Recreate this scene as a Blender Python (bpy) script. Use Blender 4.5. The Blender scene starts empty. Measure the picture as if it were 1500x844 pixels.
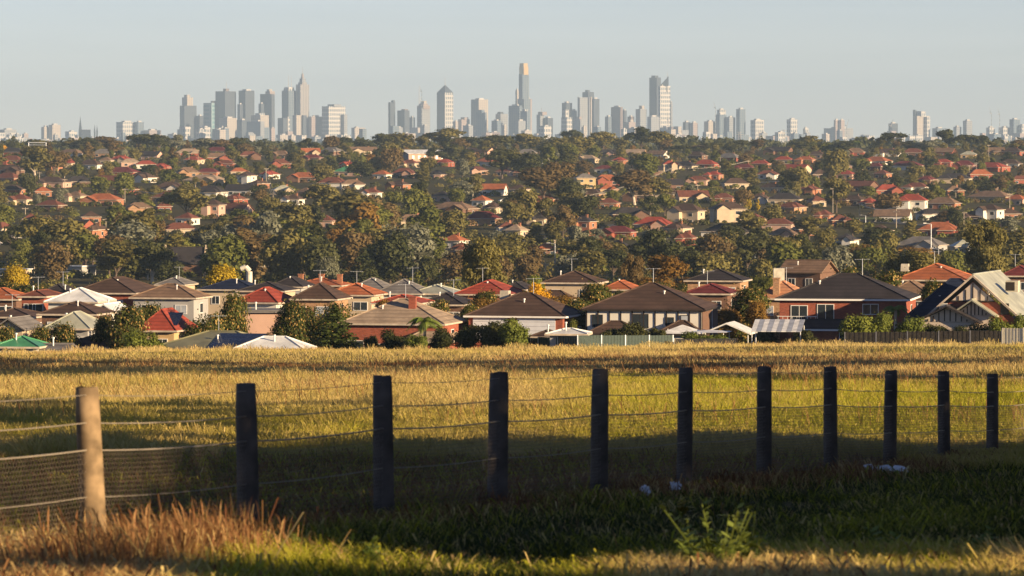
import bpy, math, random
import numpy as np
from mathutils import Vector, Matrix
random.seed(7); rng = np.random.default_rng(11)
S = bpy.context.scene
COL = S.collection
F = 7000.0; HY = 195.0; EYE = 45.0          # focal length in photo pixels, horizon row, eye height
SUN_EL, SUN_PHI = math.radians(13), math.radians(33)
R = math.radians

# ------------------------------------------------------------------ terrain
PD = np.array([-60,0,20,35,68,150,480,500,530,570,640,760,900,1100,1300,1500,1800,2100,2500,3000,3500,3800,4500,7000,12000,20000,32000],float)
PZ = np.array([1.2,1.6,2.4,3.1,4.65,8.0,21.75,23.0,24.9,26.4,28.0,30.8,35.2,40.5,43.0,41.5,38.5,34,27,18.5,11.8,13.2,18,32,39,40,40],float)
def sst(a, b, v): t = np.clip((v-a)/(b-a), 0, 1); return t*t*(3-2*t)
def drop(x, d):
    x = np.asarray(x, float); d = np.asarray(d, float)
    g = np.interp(d, PD, PZ)
    g = g + 3.6*sst(-9, -24, x)*sst(485, 515, d)*(1-sst(600, 760, d))
    g = g - 0.45*np.clip(x/50, -1.2, 1.2)*sst(150, 480, d)*(1-sst(700, 1000, d))
    hill = sst(1250, 1900, d)*(1-sst(4200, 6000, d))
    g = g + hill*(1.6*np.sin(x/170+d/420)+1.1*np.sin(x/75-d/260+1))
    near = (1-sst(60, 520, d))
    g = g + near*0.05*np.sin(x*1.3+d*.5)*np.sin(d*.7+1) + 0.25*np.sin(x/9.+d/31.)*sst(80, 160, d)*(1-sst(440, 500, d))
    return g
def gz(x, d): return float(EYE-drop(x, d))
def wx(px, d): return (px-750)/F*d
def wz(py, d): return EYE-(py-HY)/F*d
def pxy(x, d, z): return 750+x/d*F, HY+(EYE-z)/d*F
def hit(px, py, d0=1250, d1=3780):
    ds = np.linspace(d0, d1, 900)
    f = drop((px-750)/F*ds, ds)-(py-HY)/F*ds
    k = np.where((f[:-1] > 0) & (f[1:] <= 0))[0]
    if len(k): return float(ds[k[0]])
    return float(ds[np.argmin(np.abs(f))])

# ------------------------------------------------------------------ materials
MATS = {}
def nodes_of(name):
    m = bpy.data.materials.new(name); m.use_nodes = True
    nt = m.node_tree; return m, nt, nt.nodes['Principled BSDF'], nt.nodes, nt.links
def N(ns, t, **kw):
    n = ns.new(t)
    for k, v in kw.items(): setattr(n, k, v)
    return n
def mathn(ns, ln, op, a, b=None):
    n = ns.new('ShaderNodeMath'); n.operation = op
    for i, v in enumerate((a, b)):
        if v is None: continue
        if hasattr(v, 'node'): ln.new(v, n.inputs[i])
        else: n.inputs[i].default_value = v
    return n.outputs[0]
def mixc(ns, ln, fac, a, b):
    n = ns.new('ShaderNodeMix'); n.data_type = 'RGBA'
    for k, v in ((0, fac), (6, a), (7, b)):
        if hasattr(v, 'node'): ln.new(v, n.inputs[k])
        elif k == 0: n.inputs[k].default_value = v
        else: n.inputs[k].default_value = (*v, 1)
    return n.outputs[2]
def mat(name, c, rough=.7, var=.25, scale=1.5, rows=0, metal=0, spec=.3, bump=0):
    key = name
    if key in MATS: return MATS[key]
    m, nt, b, ns, ln = nodes_of(name)
    tc = ns.new('ShaderNodeTexCoord')
    nz = ns.new('ShaderNodeTexNoise'); nz.inputs['Scale'].default_value = scale; nz.inputs['Detail'].default_value = 6
    ln.new(tc.outputs['Object'], nz.inputs['Vector'])
    f = mathn(ns, ln, 'MULTIPLY_ADD', nz.outputs['Fac'], 2.2); f.node.inputs[2].default_value = -.6; f.node.use_clamp = True
    col = mixc(ns, ln, f, tuple(v*(1-var) for v in c), tuple(min(1, v*(1+var)) for v in c))
    h = nz.outputs['Fac']
    if rows:                                     # courses of tiles
        sp = ns.new('ShaderNodeSeparateXYZ'); ln.new(tc.outputs['Object'], sp.inputs[0])
        fr = mathn(ns, ln, 'FRACT', mathn(ns, ln, 'MULTIPLY', sp.outputs[2], rows))
        st = mathn(ns, ln, 'LESS_THAN', fr, .3)
        oi = ns.new('ShaderNodeTexWhiteNoise')
        sn = ns.new('ShaderNodeVectorMath'); sn.operation = 'SNAP'; ln.new(tc.outputs['Object'], sn.inputs[0]); sn.inputs[1].default_value = (.33, .33, 1/rows)
        ln.new(sn.outputs[0], oi.inputs['Vector'])
        col = mixc(ns, ln, mathn(ns, ln, 'MULTIPLY', oi.outputs['Value'], .35), col, tuple(v*.55 for v in c))
        col = mixc(ns, ln, mathn(ns, ln, 'MULTIPLY', st, .45), col, tuple(v*.4 for v in c))
    ln.new(col, b.inputs['Base Color'])
    b.inputs['Roughness'].default_value = rough; b.inputs['Metallic'].default_value = metal
    b.inputs['Specular IOR Level'].default_value = spec
    if bump:
        bp = ns.new('ShaderNodeBump'); bp.inputs['Strength'].default_value = bump; ln.new(h, bp.inputs['Height']); ln.new(bp.outputs[0], b.inputs['Normal'])
    MATS[key] = m; return m
def brick(name, c):
    if name in MATS: return MATS[name]
    m, nt, b, ns, ln = nodes_of(name)
    tc = ns.new('ShaderNodeTexCoord'); sp = ns.new('ShaderNodeSeparateXYZ'); ln.new(tc.outputs['Object'], sp.inputs[0])
    cb = ns.new('ShaderNodeCombineXYZ')
    ln.new(mathn(ns, ln, 'ADD', sp.outputs[0], sp.outputs[1]), cb.inputs[0]); ln.new(sp.outputs[2], cb.inputs[1])
    bt = ns.new('ShaderNodeTexBrick'); ln.new(cb.outputs[0], bt.inputs['Vector'])
    bt.inputs['Scale'].default_value = 1; bt.inputs['Brick Width'].default_value = .24; bt.inputs['Row Height'].default_value = .086; bt.inputs['Mortar Size'].default_value = .008
    bt.inputs['Color1'].default_value = (*[v*1.25 for v in c], 1); bt.inputs['Color2'].default_value = (*[v*.65 for v in c], 1)
    bt.inputs['Mortar'].default_value = (c[0]*.8+.05, c[1]*.8+.06, c[2]*.8+.05, 1)
    nz = ns.new('ShaderNodeTexNoise'); nz.inputs['Scale'].default_value = .7; ln.new(tc.outputs['Object'], nz.inputs['Vector'])
    ln.new(mixc(ns, ln, mathn(ns, ln, 'MULTIPLY', nz.outputs['Fac'], .4), bt.outputs['Color'], tuple(v*.7 for v in c)), b.inputs['Base Color'])
    b.inputs['Roughness'].default_value = .85
    MATS[name] = m; return m
def leafmat(name, c1, c2, c3=None, p3=.12, trans=.25):
    """leaf colour: c1..c2 by leaf and by tree, c3 on a share of the leaves"""
    if name in MATS: return MATS[name]
    m, nt, b, ns, ln = nodes_of(name)
    at = ns.new('ShaderNodeAttribute'); at.attribute_name = 'rnd'
    oi = ns.new('ShaderNodeObjectInfo')
    f = mathn(ns, ln, 'ADD', mathn(ns, ln, 'MULTIPLY', at.outputs['Fac'], .6), mathn(ns, ln, 'MULTIPLY', oi.outputs['Random'], .5))
    col = mixc(ns, ln, f, c1, c2)
    if c3:
        a2 = ns.new('ShaderNodeAttribute'); a2.attribute_name = 'rnd2'
        col = mixc(ns, ln, mathn(ns, ln, 'LESS_THAN', a2.outputs['Fac'], p3), col, c3)
    ln.new(col, b.inputs['Base Color']); b.inputs['Roughness'].default_value = .6; b.inputs['Specular IOR Level'].default_value = .12
    tr = ns.new('ShaderNodeBsdfTranslucent'); ln.new(col, tr.inputs[0])
    mx = ns.new('ShaderNodeMixShader'); mx.inputs[0].default_value = trans
    ln.new(b.outputs[0], mx.inputs[1]); ln.new(tr.outputs[0], mx.inputs[2]); ln.new(mx.outputs[0], nt.nodes['Material Output'].inputs[0])
    MATS[name] = m; return m
def facade(name, wall, glass, pz=5., ph=9., fz=.5, fh=.35):
    if name in MATS: return MATS[name]
    m, nt, b, ns, ln = nodes_of(name)
    tc = ns.new('ShaderNodeTexCoord'); sp = ns.new('ShaderNodeSeparateXYZ'); ln.new(tc.outputs['Object'], sp.inputs[0])
    a = mathn(ns, ln, 'GREATER_THAN', mathn(ns, ln, 'FRACT', mathn(ns, ln, 'DIVIDE', sp.outputs[2], pz)), fz)
    h = mathn(ns, ln, 'FRACT', mathn(ns, ln, 'ADD', mathn(ns, ln, 'DIVIDE', mathn(ns, ln, 'ADD', sp.outputs[0], sp.outputs[1]), ph), 100.))
    c = mathn(ns, ln, 'GREATER_THAN', h, fh)
    w = mathn(ns, ln, 'MULTIPLY', a, c)
    nz = ns.new('ShaderNodeTexNoise'); nz.inputs['Scale'].default_value = .03; ln.new(tc.outputs['Object'], nz.inputs['Vector'])
    g = mixc(ns, ln, nz.outputs['Fac'], tuple(v*.6 for v in glass), tuple(v*1.4 for v in glass))
    ln.new(mixc(ns, ln, w, wall, g), b.inputs['Base Color'])
    ln.new(mathn(ns, ln, 'MULTIPLY_ADD', w, -.35), b.inputs['Roughness']); b.inputs['Roughness'].links[0].from_node.inputs[2].default_value = .7
    MATS[name] = m; return m

# roofs, walls
RC = {'brown': (.085,.052,.038), 'dark': (.04,.034,.036), 'redbrown': (.17,.06,.038), 'red': (.3,.058,.036), 'orange': (.38,.12,.05), 'beige': (.36,.27,.19),
      'maroon': (.15,.03,.03), 'grey': (.19,.175,.165), 'white': (.7,.7,.68), 'olive': (.2,.19,.11), 'green': (.07,.26,.12), 'navy': (.012,.02,.05), 'salmon': (.5,.24,.13), 'tan': (.22,.14,.09), 'sage': (.36,.36,.28)}
def roofm(k):
    metal = k in ('white', 'olive', 'green', 'sage')
    return mat('roof_'+k, RC[k], .35 if metal else .75, .32, .55, 0 if metal else 2.7, bump=0)
WC = {'cream': (.5,.4,.28), 'white': (.62,.59,.53), 'yellow': (.5,.35,.18), 'grey': (.35,.34,.33), 'pink': (.5,.32,.24), 'blue': (.25,.32,.42)}
BC = {'redbrick': (.3,.075,.04), 'orangebrick': (.37,.15,.075), 'tanbrick': (.42,.24,.13), 'brownbrick': (.16,.08,.05)}
def wallm(k):
    return brick('brick_'+k, BC[k]) if k in BC else mat('render_'+k, WC[k], .85, .1, .5)
M_white = mat('white_paint', (.78,.76,.72), .5, .06)
M_trim = mat('dark_timber_trim', (.03,.022,.018), .6)
M_glass = mat('window_glass', (.03,.04,.05), .08, .3, .4, spec=.8)
M_curt = mat('curtain_pane', (.35,.38,.42), .15, .2, 1.)
M_wood = mat('weathered_wood', (.2,.16,.12), .85, .4, 6)
M_pole = mat('pole_wood', (.42,.35,.27), .8, .2, 2)
M_steel = mat('galvanised_steel', (.5,.52,.55), .4, .1, 2, metal=.3)
M_wire = mat('wire_metal', (.27,.23,.18), .5, .2, 2, metal=.2)
M_bark = mat('bark_brown', (.11,.08,.06), .9, .35, 3)
M_pale = mat('bark_pale', (.5,.42,.33), .8, .3, 2)
M_solar = mat('solar_panel_glass', (.015,.02,.045), .12, .2, 1, spec=.8)
LM = {'olive': leafmat('leaf_olive', (.09,.082,.022), (.22,.19,.055)),
      'dark': leafmat('leaf_dark', (.03,.04,.014), (.1,.1,.032)),
      'green': leafmat('leaf_green', (.075,.09,.018), (.19,.19,.04)),
      'brown': leafmat('leaf_brown', (.1,.068,.028), (.2,.14,.055)),
      'grey': leafmat('leaf_grey', (.13,.135,.085), (.24,.24,.16)),
      'yellow': leafmat('leaf_yellow', (.3,.21,.02), (.55,.4,.03)),
      'gold': leafmat('leaf_gold', (.5,.26,.015), (.7,.4,.02)),
      'rust': leafmat('leaf_rust', (.16,.085,.02), (.28,.17,.04)),
      'pear': leafmat('leaf_pear', (.03,.045,.012), (.11,.12,.025), (.42,.28,.09), .2, .3),
      'fir': leafmat('leaf_fir', (.02,.036,.01), (.075,.095,.022)),
      'palm': leafmat('leaf_palm', (.12,.17,.03), (.3,.33,.08)),
      'shrub': leafmat('leaf_shrub', (.08,.11,.02), (.2,.22,.04))}

# ------------------------------------------------------------------ mesh helpers
class MB:
    def __init__(s): s.v = []; s.f = []; s.m = []
    def add(s, vs, fs, mi=0):
        o = len(s.v); s.v += [tuple(v) for v in vs]; s.f += [tuple(i+o for i in f) for f in fs]; s.m += [mi]*len(fs); return s
    def box(s, c, d, mi=0, rz=0, taper=1):
        x, y, z = d[0]/2, d[1]/2, d[2]/2; cr, sr = math.cos(rz), math.sin(rz); vs = []
        for k in (-1, 1):
            t = taper if k == 1 else 1
            for a, b in ((-1,-1),(1,-1),(1,1),(-1,1)):
                u, w = a*x*t, b*y*t; vs.append((c[0]+u*cr-w*sr, c[1]+u*sr+w*cr, c[2]+k*z))
        return s.add(vs, [(0,3,2,1),(4,5,6,7),(0,1,5,4),(1,2,6,5),(2,3,7,6),(3,0,4,7)], mi)
    def tube(s, p, q, r0, r1=None, n=6, mi=0):
        r1 = r0 if r1 is None else r1; p = Vector(p); q = Vector(q); a = (q-p).normalized()
        u = a.orthogonal().normalized(); w = a.cross(u); vs = []
        for c, r in ((p, r0), (q, r1)):
            for i in range(n): t = 2*math.pi*i/n; vs.append(c+u*math.cos(t)*r+w*math.sin(t)*r)
        fs = [(i, (i+1) % n, n+(i+1) % n, n+i) for i in range(n)]+[tuple(range(n))[::-1], tuple(range(n, 2*n))]
        return s.add(vs, fs, mi)
    def path(s, pts, r, n=4, mi=0):
        for a, b in zip(pts[:-1], pts[1:]): s.tube(a, b, r, r, n, mi)
        return s
    def build(s, name, mats, parent=None, smooth=False):
        me = bpy.data.meshes.new(name); me.from_pydata(s.v, [], s.f)
        if not isinstance(mats, (list, tuple)): mats = [mats]
        for m in mats: me.materials.append(m)
        if len(mats) > 1: me.polygons.foreach_set('material_index', s.m)
        if smooth: me.polygons.foreach_set('use_smooth', [True]*len(me.polygons))
        me.update()
        o = bpy.data.objects.new(name, me); COL.objects.link(o)
        if parent: o.parent = parent
        return o
def npmesh(name, V, T, mats, attrs=None, k=3):
    """V (n,3), T (m,k) faces"""
    me = bpy.data.meshes.new(name); nv, nf = len(V), len(T)
    me.vertices.add(nv); me.vertices.foreach_set('co', np.ascontiguousarray(V, np.float32).ravel())
    me.loops.add(nf*k); me.loops.foreach_set('vertex_index', np.ascontiguousarray(T, np.int32).ravel())
    me.polygons.add(nf); me.polygons.foreach_set('loop_start', np.arange(0, nf*k, k, dtype=np.int32))
    try: me.polygons.foreach_set('loop_total', np.full(nf, k, dtype=np.int32))
    except Exception: pass
    me.update(calc_edges=True)
    for m in mats: me.materials.append(m)
    for an, (dom, arr) in (attrs or {}).items():
        a = me.attributes.new(an, 'FLOAT', dom); a.data.foreach_set('value', np.ascontiguousarray(arr, np.float32))
    return me

# ------------------------------------------------------------------ things and labels
REG = []
def tag(o, label, cat, group=None, pos=None, auto=False):
    o['label'] = label; o['category'] = cat
    if group: o['group'] = group
    REG.append((o, pos, auto)); return o
def thing(name, label, cat, loc, rz=0, group=None, pos=None, auto=False):
    o = bpy.data.objects.new(name, None); o.empty_display_size = .5; COL.objects.link(o)
    o.location = loc; o.rotation_euler = (0, 0, rz)
    return tag(o, label, cat, group, pos, auto)
def struct(o, kind='structure'): o['kind'] = kind; return o
ANCH = [(55,'at the far left'),(105,'left of the spire'),(160,'below the church spire'),(235,'below the lone white block'),(292,'below the leftmost tall tower'),
        (345,'below the wide dark tower'),(378,'below the flat-topped tower'),(410,'below the pink-crowned tower'),(460,'below the spired tower'),
        (520,'below the white gridded block'),(600,'below the slim slanted tower'),(636,'below the orange-banded tower'),(680,'below the pointed-roof tower'),(738,'below the half-lit slab tower'),
        (790,'below the gold tower'),(842,'right of the gold tower'),(884,'below the framed office tower'),(928,'below the brown slab tower'),(950,'left of the tallest pair'),
        (1000,'below the blade tower'),(1070,'right of the blade tower'),(1130,'below the apartments'),(1200,'below the small white tower'),(1262,'below the twin beige blocks'),
        (1325,'left of the curved tower'),(1378,'below the curved tower'),(1436,'right of the curved tower'),(9999,'at the far right')]
def anchor(px): return next(t for l, t in ANCH if px < l)
def band(py):
    for l, t in ((223,'on the ridge'),(245,'under the ridge'),(272,'high on the slope'),(302,'mid slope'),(335,'low on the slope'),(372,'at slope foot'),(425,'in the valley'),(470,'among near homes')):
        if py < l: return t
    return 'in the front row'
ORD = ['first','second','third','fourth','fifth','sixth','seventh','eighth','ninth','tenth','eleventh','twelfth']
def finish_labels():
    for o, pos, auto in REG:
        if auto and pos: o['label'] = '%s %s %s' % (o['label'], band(pos[1]) if auto != 'city' else 'on the skyline', anchor(pos[0]) if auto != 'city' else anchor(pos[0]).replace('below', 'beside'))
    by = {}
    for o, pos, auto in REG: by.setdefault(o['label'], []).append((pos[0] if pos else o.location.x, o))
    for l, os_ in by.items():
        if len(os_) < 2: continue
        os_.sort(key=lambda t: t[0])
        n = len(os_)
        for i, (_, o) in enumerate(os_):
            if n == 2: e = ('left', 'right')[i]
            elif i == 0: e = 'leftmost'
            elif i == n-1: e = 'rightmost'
            else: e = ORD[min(i, 11)]+' from left'
            o['label'] = l+', '+e
            if len(o['label'].split()) > 16: o['label'] = o['label'].replace(' from left', ' one').replace(' tree low on', ' tree on')
            if len(o['label'].split()) > 16: o['label'] = o['label'].replace('small ', '').replace('slim ', '')

# ------------------------------------------------------------------ houses
ROOFL = {'brown':'brown-tiled','dark':'charcoal-tiled','redbrown':'rusty brown-tiled','red':'bright red','orange':'orange-tiled','beige':'beige-tiled','maroon':'maroon-tiled','grey':'grey-tiled','white':'white metal','olive':'olive metal','green':'green metal','navy':'navy','salmon':'salmon-tiled','tan':'tan-tiled','sage':'pale sage metal'}
WALLL = {'cream':'cream','white':'white','yellow':'pale yellow','grey':'grey','pink':'pinkish','blue':'bluish','redbrick':'red brick','orangebrick':'orange brick','tanbrick':'tan brick','brownbrick':'brown brick'}
HRECT = []                                        # image rectangles kept clear of nearer random trees
def roof_block(mb, fa, cx, cy, w, dp, z, rise, kind, o=.45, cap=True, ax='x', wl=None):
    a, b = w/2+o, dp/2+o; X = lambda u, v, t: (cx+u, cy+v, z+t)
    if kind == 'hip':
        if a >= b: r1, r2 = (-(a-b), 0), (a-b, 0)
        else: r1, r2 = (0, -(b-a)), (0, b-a)
        if abs(a-b) < .05: r1, r2 = (-.05, 0), (.05, 0)
        vs = [X(-a,-b,0), X(a,-b,0), X(a,b,0), X(-a,b,0), X(r1[0], r1[1], rise), X(r2[0], r2[1], rise)]
        fs = [(0,1,5,4),(1,2,5),(2,3,4,5),(3,0,4),(0,3,2,1)] if a >= b else [(0,1,4),(1,2,5,4),(2,3,5),(3,0,4,5),(0,3,2,1)]
        mb.add(vs, fs)
        if cap:
            L = [(0,4),(1,5),(2,5),(3,4),(4,5)] if a >= b else [(0,4),(1,4),(2,5),(3,5),(4,5)]
            for i, j in L: mb.tube(vs[i], vs[j], .1, .1, 5)
    elif kind == 'gable':                          # ridge along x or y
        t = .16
        if ax == 'x': P = [(-a,-b),(a,-b),(a,b),(-a,b),(-a,0),(a,0)]
        else: P = [(a,-b),(a,b),(-a,b),(-a,-b),(0,-b),(0,b)]
        zz = [0,0,0,0,rise,rise]
        vs = [X(p[0],p[1],h) for p, h in zip(P, zz)]+[X(p[0],p[1],h-t) for p, h in zip(P, zz)]
        mb.add(vs, [(0,1,5,4),(2,3,4,5),(7,6,10,11),(9,8,11,10),(0,6,7,1),(2,8,9,3),(0,4,10,6),(4,3,9,10),(1,7,11,5),(5,11,8,2)])
        if cap: mb.tube(vs[4], vs[5], .1, .1, 5)
        if wl is not None:
            g = rise*(1-o/b) if ax == 'x' else rise*(1-o/a)
            A, B = (w/2, dp/2)
            for sg in (-1, 1):
                if ax == 'x': T = [X(sg*A,-B,-.14), X(sg*A,B,-.14), X(sg*A,0,g+o*rise/b*0+rise*o/b-.16)]; T2 = [(q[0]-sg*.2, q[1], q[2]) for q in T]
                else: T = [X(-A,sg*B,-.14), X(A,sg*B,-.14), X(0,sg*B,rise-.17)]; T2 = [(q[0], q[1]-sg*.2, q[2]) for q in T]
                wl.add(T+T2, [(0,1,2),(5,4,3),(0,3,4,1),(1,4,5,2),(2,5,3,0)])
    elif kind == 'flat':
        mb.box((cx, cy, z+.1), (2*a, 2*b, .2)); mb.box((cx, cy, z+.26), (2*a-.3, 2*b-.3, .1))
    if kind == 'hip' and fa is not None:
        for sx, sy, lx, ly in ((0,-b-.03,2*a+.12,.06),(0,b+.03,2*a+.12,.06),(-a-.03,0,.06,2*b),(a+.03,0,.06,2*b)):
            fa.box((cx+sx, cy+sy, z-.08), (lx, ly, .2))
def window(parent, x, y, z, w, h, side=False, detail=True, fm=None, door=False):
    """window on a wall; (x,y) on the wall face, side=True when it faces +x"""
    fm = fm or M_white; t = .07; mb = MB()
    def bx(u, zz, lu, lz, dep=.09, off=0.):
        if side: return ((x+off, y+u, zz), (dep, lu, lz))
        return ((x+u, y-off, zz), (lu, dep, lz))
    for u, zz, lu, lz in ((0,z+h/2-t/2,w,t),(0,z-h/2+t/2,w,t),(-w/2+t/2,z,t,h-2*t),(w/2-t/2,z,t,h-2*t)): mb.box(*bx(u, zz, lu, lz))
    if w > .9: mb.box(*bx(0, z, .05, h-2*t))
    f = mb.build('door' if door else 'window', fm, parent)
    p = MB(); p.box(*bx(0, z, w-2*t, h-2*t, .04, .008)); p.build('pane', M_curt if random.random() < .25 else M_glass, f)
    return f
def house(label, px, eave, wpx, d, ridge, roof='brown', wall='cream', dp=None, yaw=-12, kind='hip', ax='x', wings=(), wins=None, chim=None, ant=True, near=True, fascia=None,
          two=None, gable_trim=False, auto=False, solar=None, cooler=None, group=None, name='house', cat='house', minh=2.4):
    W = wpx/F*d; dp = dp or max(7., min(13., W*.7)); rise = max(.5, (eave-ridge)/F*d)
    c, s = math.cos(R(yaw)), math.sin(R(yaw)); cyd = d+dp/2; X = wx(px, cyd); ground = gz(X, d)
    ez = wz(eave, d+1); h = ez-ground
    if h < minh: h = minh
    pos = (px, pxy(X, d, ground)[1])
    lab = label or '%s %shouse, %s roof,' % (WALLL[wall], 'two-storey ' if two else '', ROOFL[roof])
    H = thing(name, lab, cat, (X, cyd, ground-.3), R(yaw), group, pos, auto); h += .3
    HRECT.append((px-wpx/2, eave-(eave-ridge)*.8, px+wpx/2, min(pos[1], eave+60), d))
    wm, rm = wallm(wall), roofm(roof); wb, rb, fb = MB(), MB(), MB()
    wb.box((0, 0, h/2), (W, dp, h)); roof_block(rb, fb, 0, 0, W, dp, h+.02, rise, kind, cap=near, ax=ax, wl=wb)
    for (dx, dy, w2, d2, h2, r2, k2, a2) in wings:
        wb.box((dx, dy, h2/2), (w2, d2, h2)); roof_block(rb, fb, dx, dy, w2, d2, h2+.01, r2, k2, cap=near, ax=a2, wl=wb)
    wb.build('wall', wm, H); ro = rb.build('roof', rm, H)
    if fb.v: fb.build('gutter', M_trim if fascia == 'dark' else (mat('cream_gutter', (.5,.42,.33), .5) if fascia is None else M_white), H)
    y0 = -dp/2-.03
    if wins is None:
        n = max(2, int(W/4)); wins = []
        for lv in range(2 if h > 5 else 1):
            for i in range(n):
                wins.append(((i+.5)/n*W-W/2+random.uniform(-.4,.4), h-1.5-lv*2.7, random.choice((1.2,1.6,2.0)), 1.2))
    for wn in wins:
        (u, z, w, hh) = wn[:4]
        if near: window(H, u, y0, z, w, hh, door=hh > 1.9, fm=M_trim if len(wn) > 4 else None)
        else:
            wm2 = MB(); wm2.box((u, y0+.0, z), (w+.14, .08, hh+.14)); wm2.box((u, y0-.045, z), (w, .03, hh), 1); wm2.build('window', [M_white, M_glass], H)
    if yaw < -4:
        wm2 = MB(); wm2.box((W/2+.02, 0, h-1.4), (.08, 1.4, 1.3)); wm2.box((W/2+.065, 0, h-1.4), (.03, 1.25, 1.15), 1); wm2.build('window', [M_white, M_glass], H)
    if chim:
        for (u, v) in ([chim] if isinstance(chim[0], (int, float)) else chim):
            cb = MB(); zt = h+rise*.75; cb.box((u, v, zt-.2), (.8, .6, 2.2)); cb.box((u, v, zt+.95), (.95, .75, .15)); cb.build('chimney', wallm('orangebrick' if wall in WC else wall), ro)
    if ant and random.random() < .6:
        u = random.uniform(-W*.2, W*.2); zt = h+rise; ab = MB(); ab.tube((u, 0, zt-.5), (u, 0, zt+1.7), .035, .03, 5)
        ab.tube((u-.9, 0, zt+1.6), (u+.9, 0, zt+1.66), .022, .022, 4)
        for k in range(7): ab.tube((u-.8+k*.26, -.35, zt+1.63), (u-.8+k*.26, .35, zt+1.63), .014, .014, 3)
        ab.build('antenna', M_steel, ro)
    if near:                                       # flue and vents
        vb = MB(); u = random.uniform(-W*.25, W*.25); zv = h+rise*.35
        vb.tube((u, -dp*.22, zv-.3), (u, -dp*.22, zv+.9), .08, .08, 8); vb.tube((u, -dp*.22, zv+.9), (u, -dp*.22, zv+1.05), .14, .14, 8); vb.build('roof_vent', M_white, ro)
    if solar:
        u, v, w2, l2 = solar; b2 = dp/2+.45; sl = rise/b2; sb = MB()
        for i in range(4):
            ys = -b2+v+i*l2/4; z1 = h+.02+(ys+b2)*sl+.1; z2 = h+.02+(ys+l2/4-.06+b2)*sl+.1
            sb.add([(u-w2/2, ys, z1),(u+w2/2, ys, z1),(u+w2/2, ys+l2/4-.06, z2),(u-w2/2, ys+l2/4-.06, z2),
                    (u-w2/2, ys, z1-.06),(u+w2/2, ys, z1-.06),(u+w2/2, ys+l2/4-.06, z2-.06),(u-w2/2, ys+l2/4-.06, z2-.06)], [(0,1,2,3),(0,4,5,1),(1,5,6,2),(2,6,7,3),(3,7,4,0),(7,6,5,4)])
        sb.build('solar_panel', M_solar, ro)
    if cooler:
        u, v = cooler; cb = MB(); zc = h+rise*(1-abs(v)/(dp/2))+.2; cb.box((u, v, zc), (1.1, 1.1, 1.0), taper=.9); cb.box((u, v, zc-.1), (1.14, .7, .5), 1); cb.build('roof_cooler', [mat('cooler_box', (.5,.45,.36), .6), M_trim], ro)
    H['_w'] = W; H['_dp'] = dp; H['_h'] = h; H['_r'] = rise
    return H
def Hd(H): return H['_w'], H['_dp'], H['_h'], H['_r']

# ------------------------------------------------------------------ trees
def leaf_mesh(name, clumps, n, s, seed, flat=.0, up=.25, shell=.55):
    """clumps: (x,y,z,rx,ry,rz); n leaf quads of size s on their outer shells"""
    g = np.random.default_rng(seed); C = np.array(clumps, float)
    w = (C[:,3]*C[:,4]+C[:,4]*C[:,5]); k = g.choice(len(C), n, p=w/w.sum())
    D = g.normal(size=(n,3)); D /= np.linalg.norm(D, axis=1)[:,None]; D[:,2] = np.where(g.random(n) < .35, np.abs(D[:,2]), D[:,2])
    r = (shell+(1-shell)*g.random(n)**.5)*(1+.22*g.normal(size=n)*(g.random(n) < .5))
    bump = 1+.16*np.sin(D[:,0]*7+k)*np.sin(D[:,1]*6+k*2.)+.1*np.sin(D[:,2]*9+k*3.)
    P = C[k,:3]+D*C[k,3:6]*(r*bump)[:,None]
    nn = D/C[k,3:6]; nn /= np.linalg.norm(nn, axis=1)[:,None]
    nn = nn+g.normal(size=(n,3))*.42+np.array([0,0,up]); nn /= np.linalg.norm(nn, axis=1)[:,None]
    t = np.cross(nn, g.normal(size=(n,3))); t /= np.linalg.norm(t, axis=1)[:,None]; b = np.cross(nn, t)
    sz = (s*(.6+.8*g.random(n)))[:,None]; a1 = t*sz*.5; b1 = b*sz*(.32+.2*g.random(n))[:,None]
    V = np.stack([P-a1, P-b1+nn*sz*.08, P+a1, P+b1+nn*sz*.08], 1).reshape(-1,3); T = np.arange(n*4).reshape(-1,4)
    cl = g.random(len(C))[k]*.35
    return npmesh(name, V, T, [LM['olive']], {'rnd': ('FACE', np.clip(g.random(n)*.65+cl, 0, 1)), 'rnd2': ('FACE', g.random(n))}, 4)
def trunk_mesh(name, clumps, seed, r0=.28, base=0., fork=2.6):
    q = random.Random(seed); mb = MB(); top = (q.uniform(-.3,.3), q.uniform(-.3,.3), fork)
    mb.tube((0,0,-.6), (top[0]*.5, top[1]*.5, fork*.5), r0, r0*.82, 8); mb.tube((top[0]*.5, top[1]*.5, fork*.5), top, r0*.82, r0*.65, 8)
    cs = sorted(clumps, key=lambda c: -c[3])[:9]
    for c in cs:
        p1 = Vector(top); p3 = Vector(c[:3]); m = p1.lerp(p3, .5)+Vector((q.uniform(-.4,.4), q.uniform(-.4,.4), q.uniform(-.1,.5)))
        mb.tube(p1, m, r0*.42, r0*.25, 6); mb.tube(m, p3, r0*.25, r0*.1, 5)
        for _ in range(2):
            e = p3+Vector((q.uniform(-1,1), q.uniform(-1,1), q.uniform(0,1)))*c[3]*.7; mb.tube(m.lerp(p3, .6), e, r0*.12, r0*.04, 4)
    me = bpy.data.meshes.new(name); me.from_pydata(mb.v, [], mb.f); me.materials.append(M_bark); return me
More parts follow.
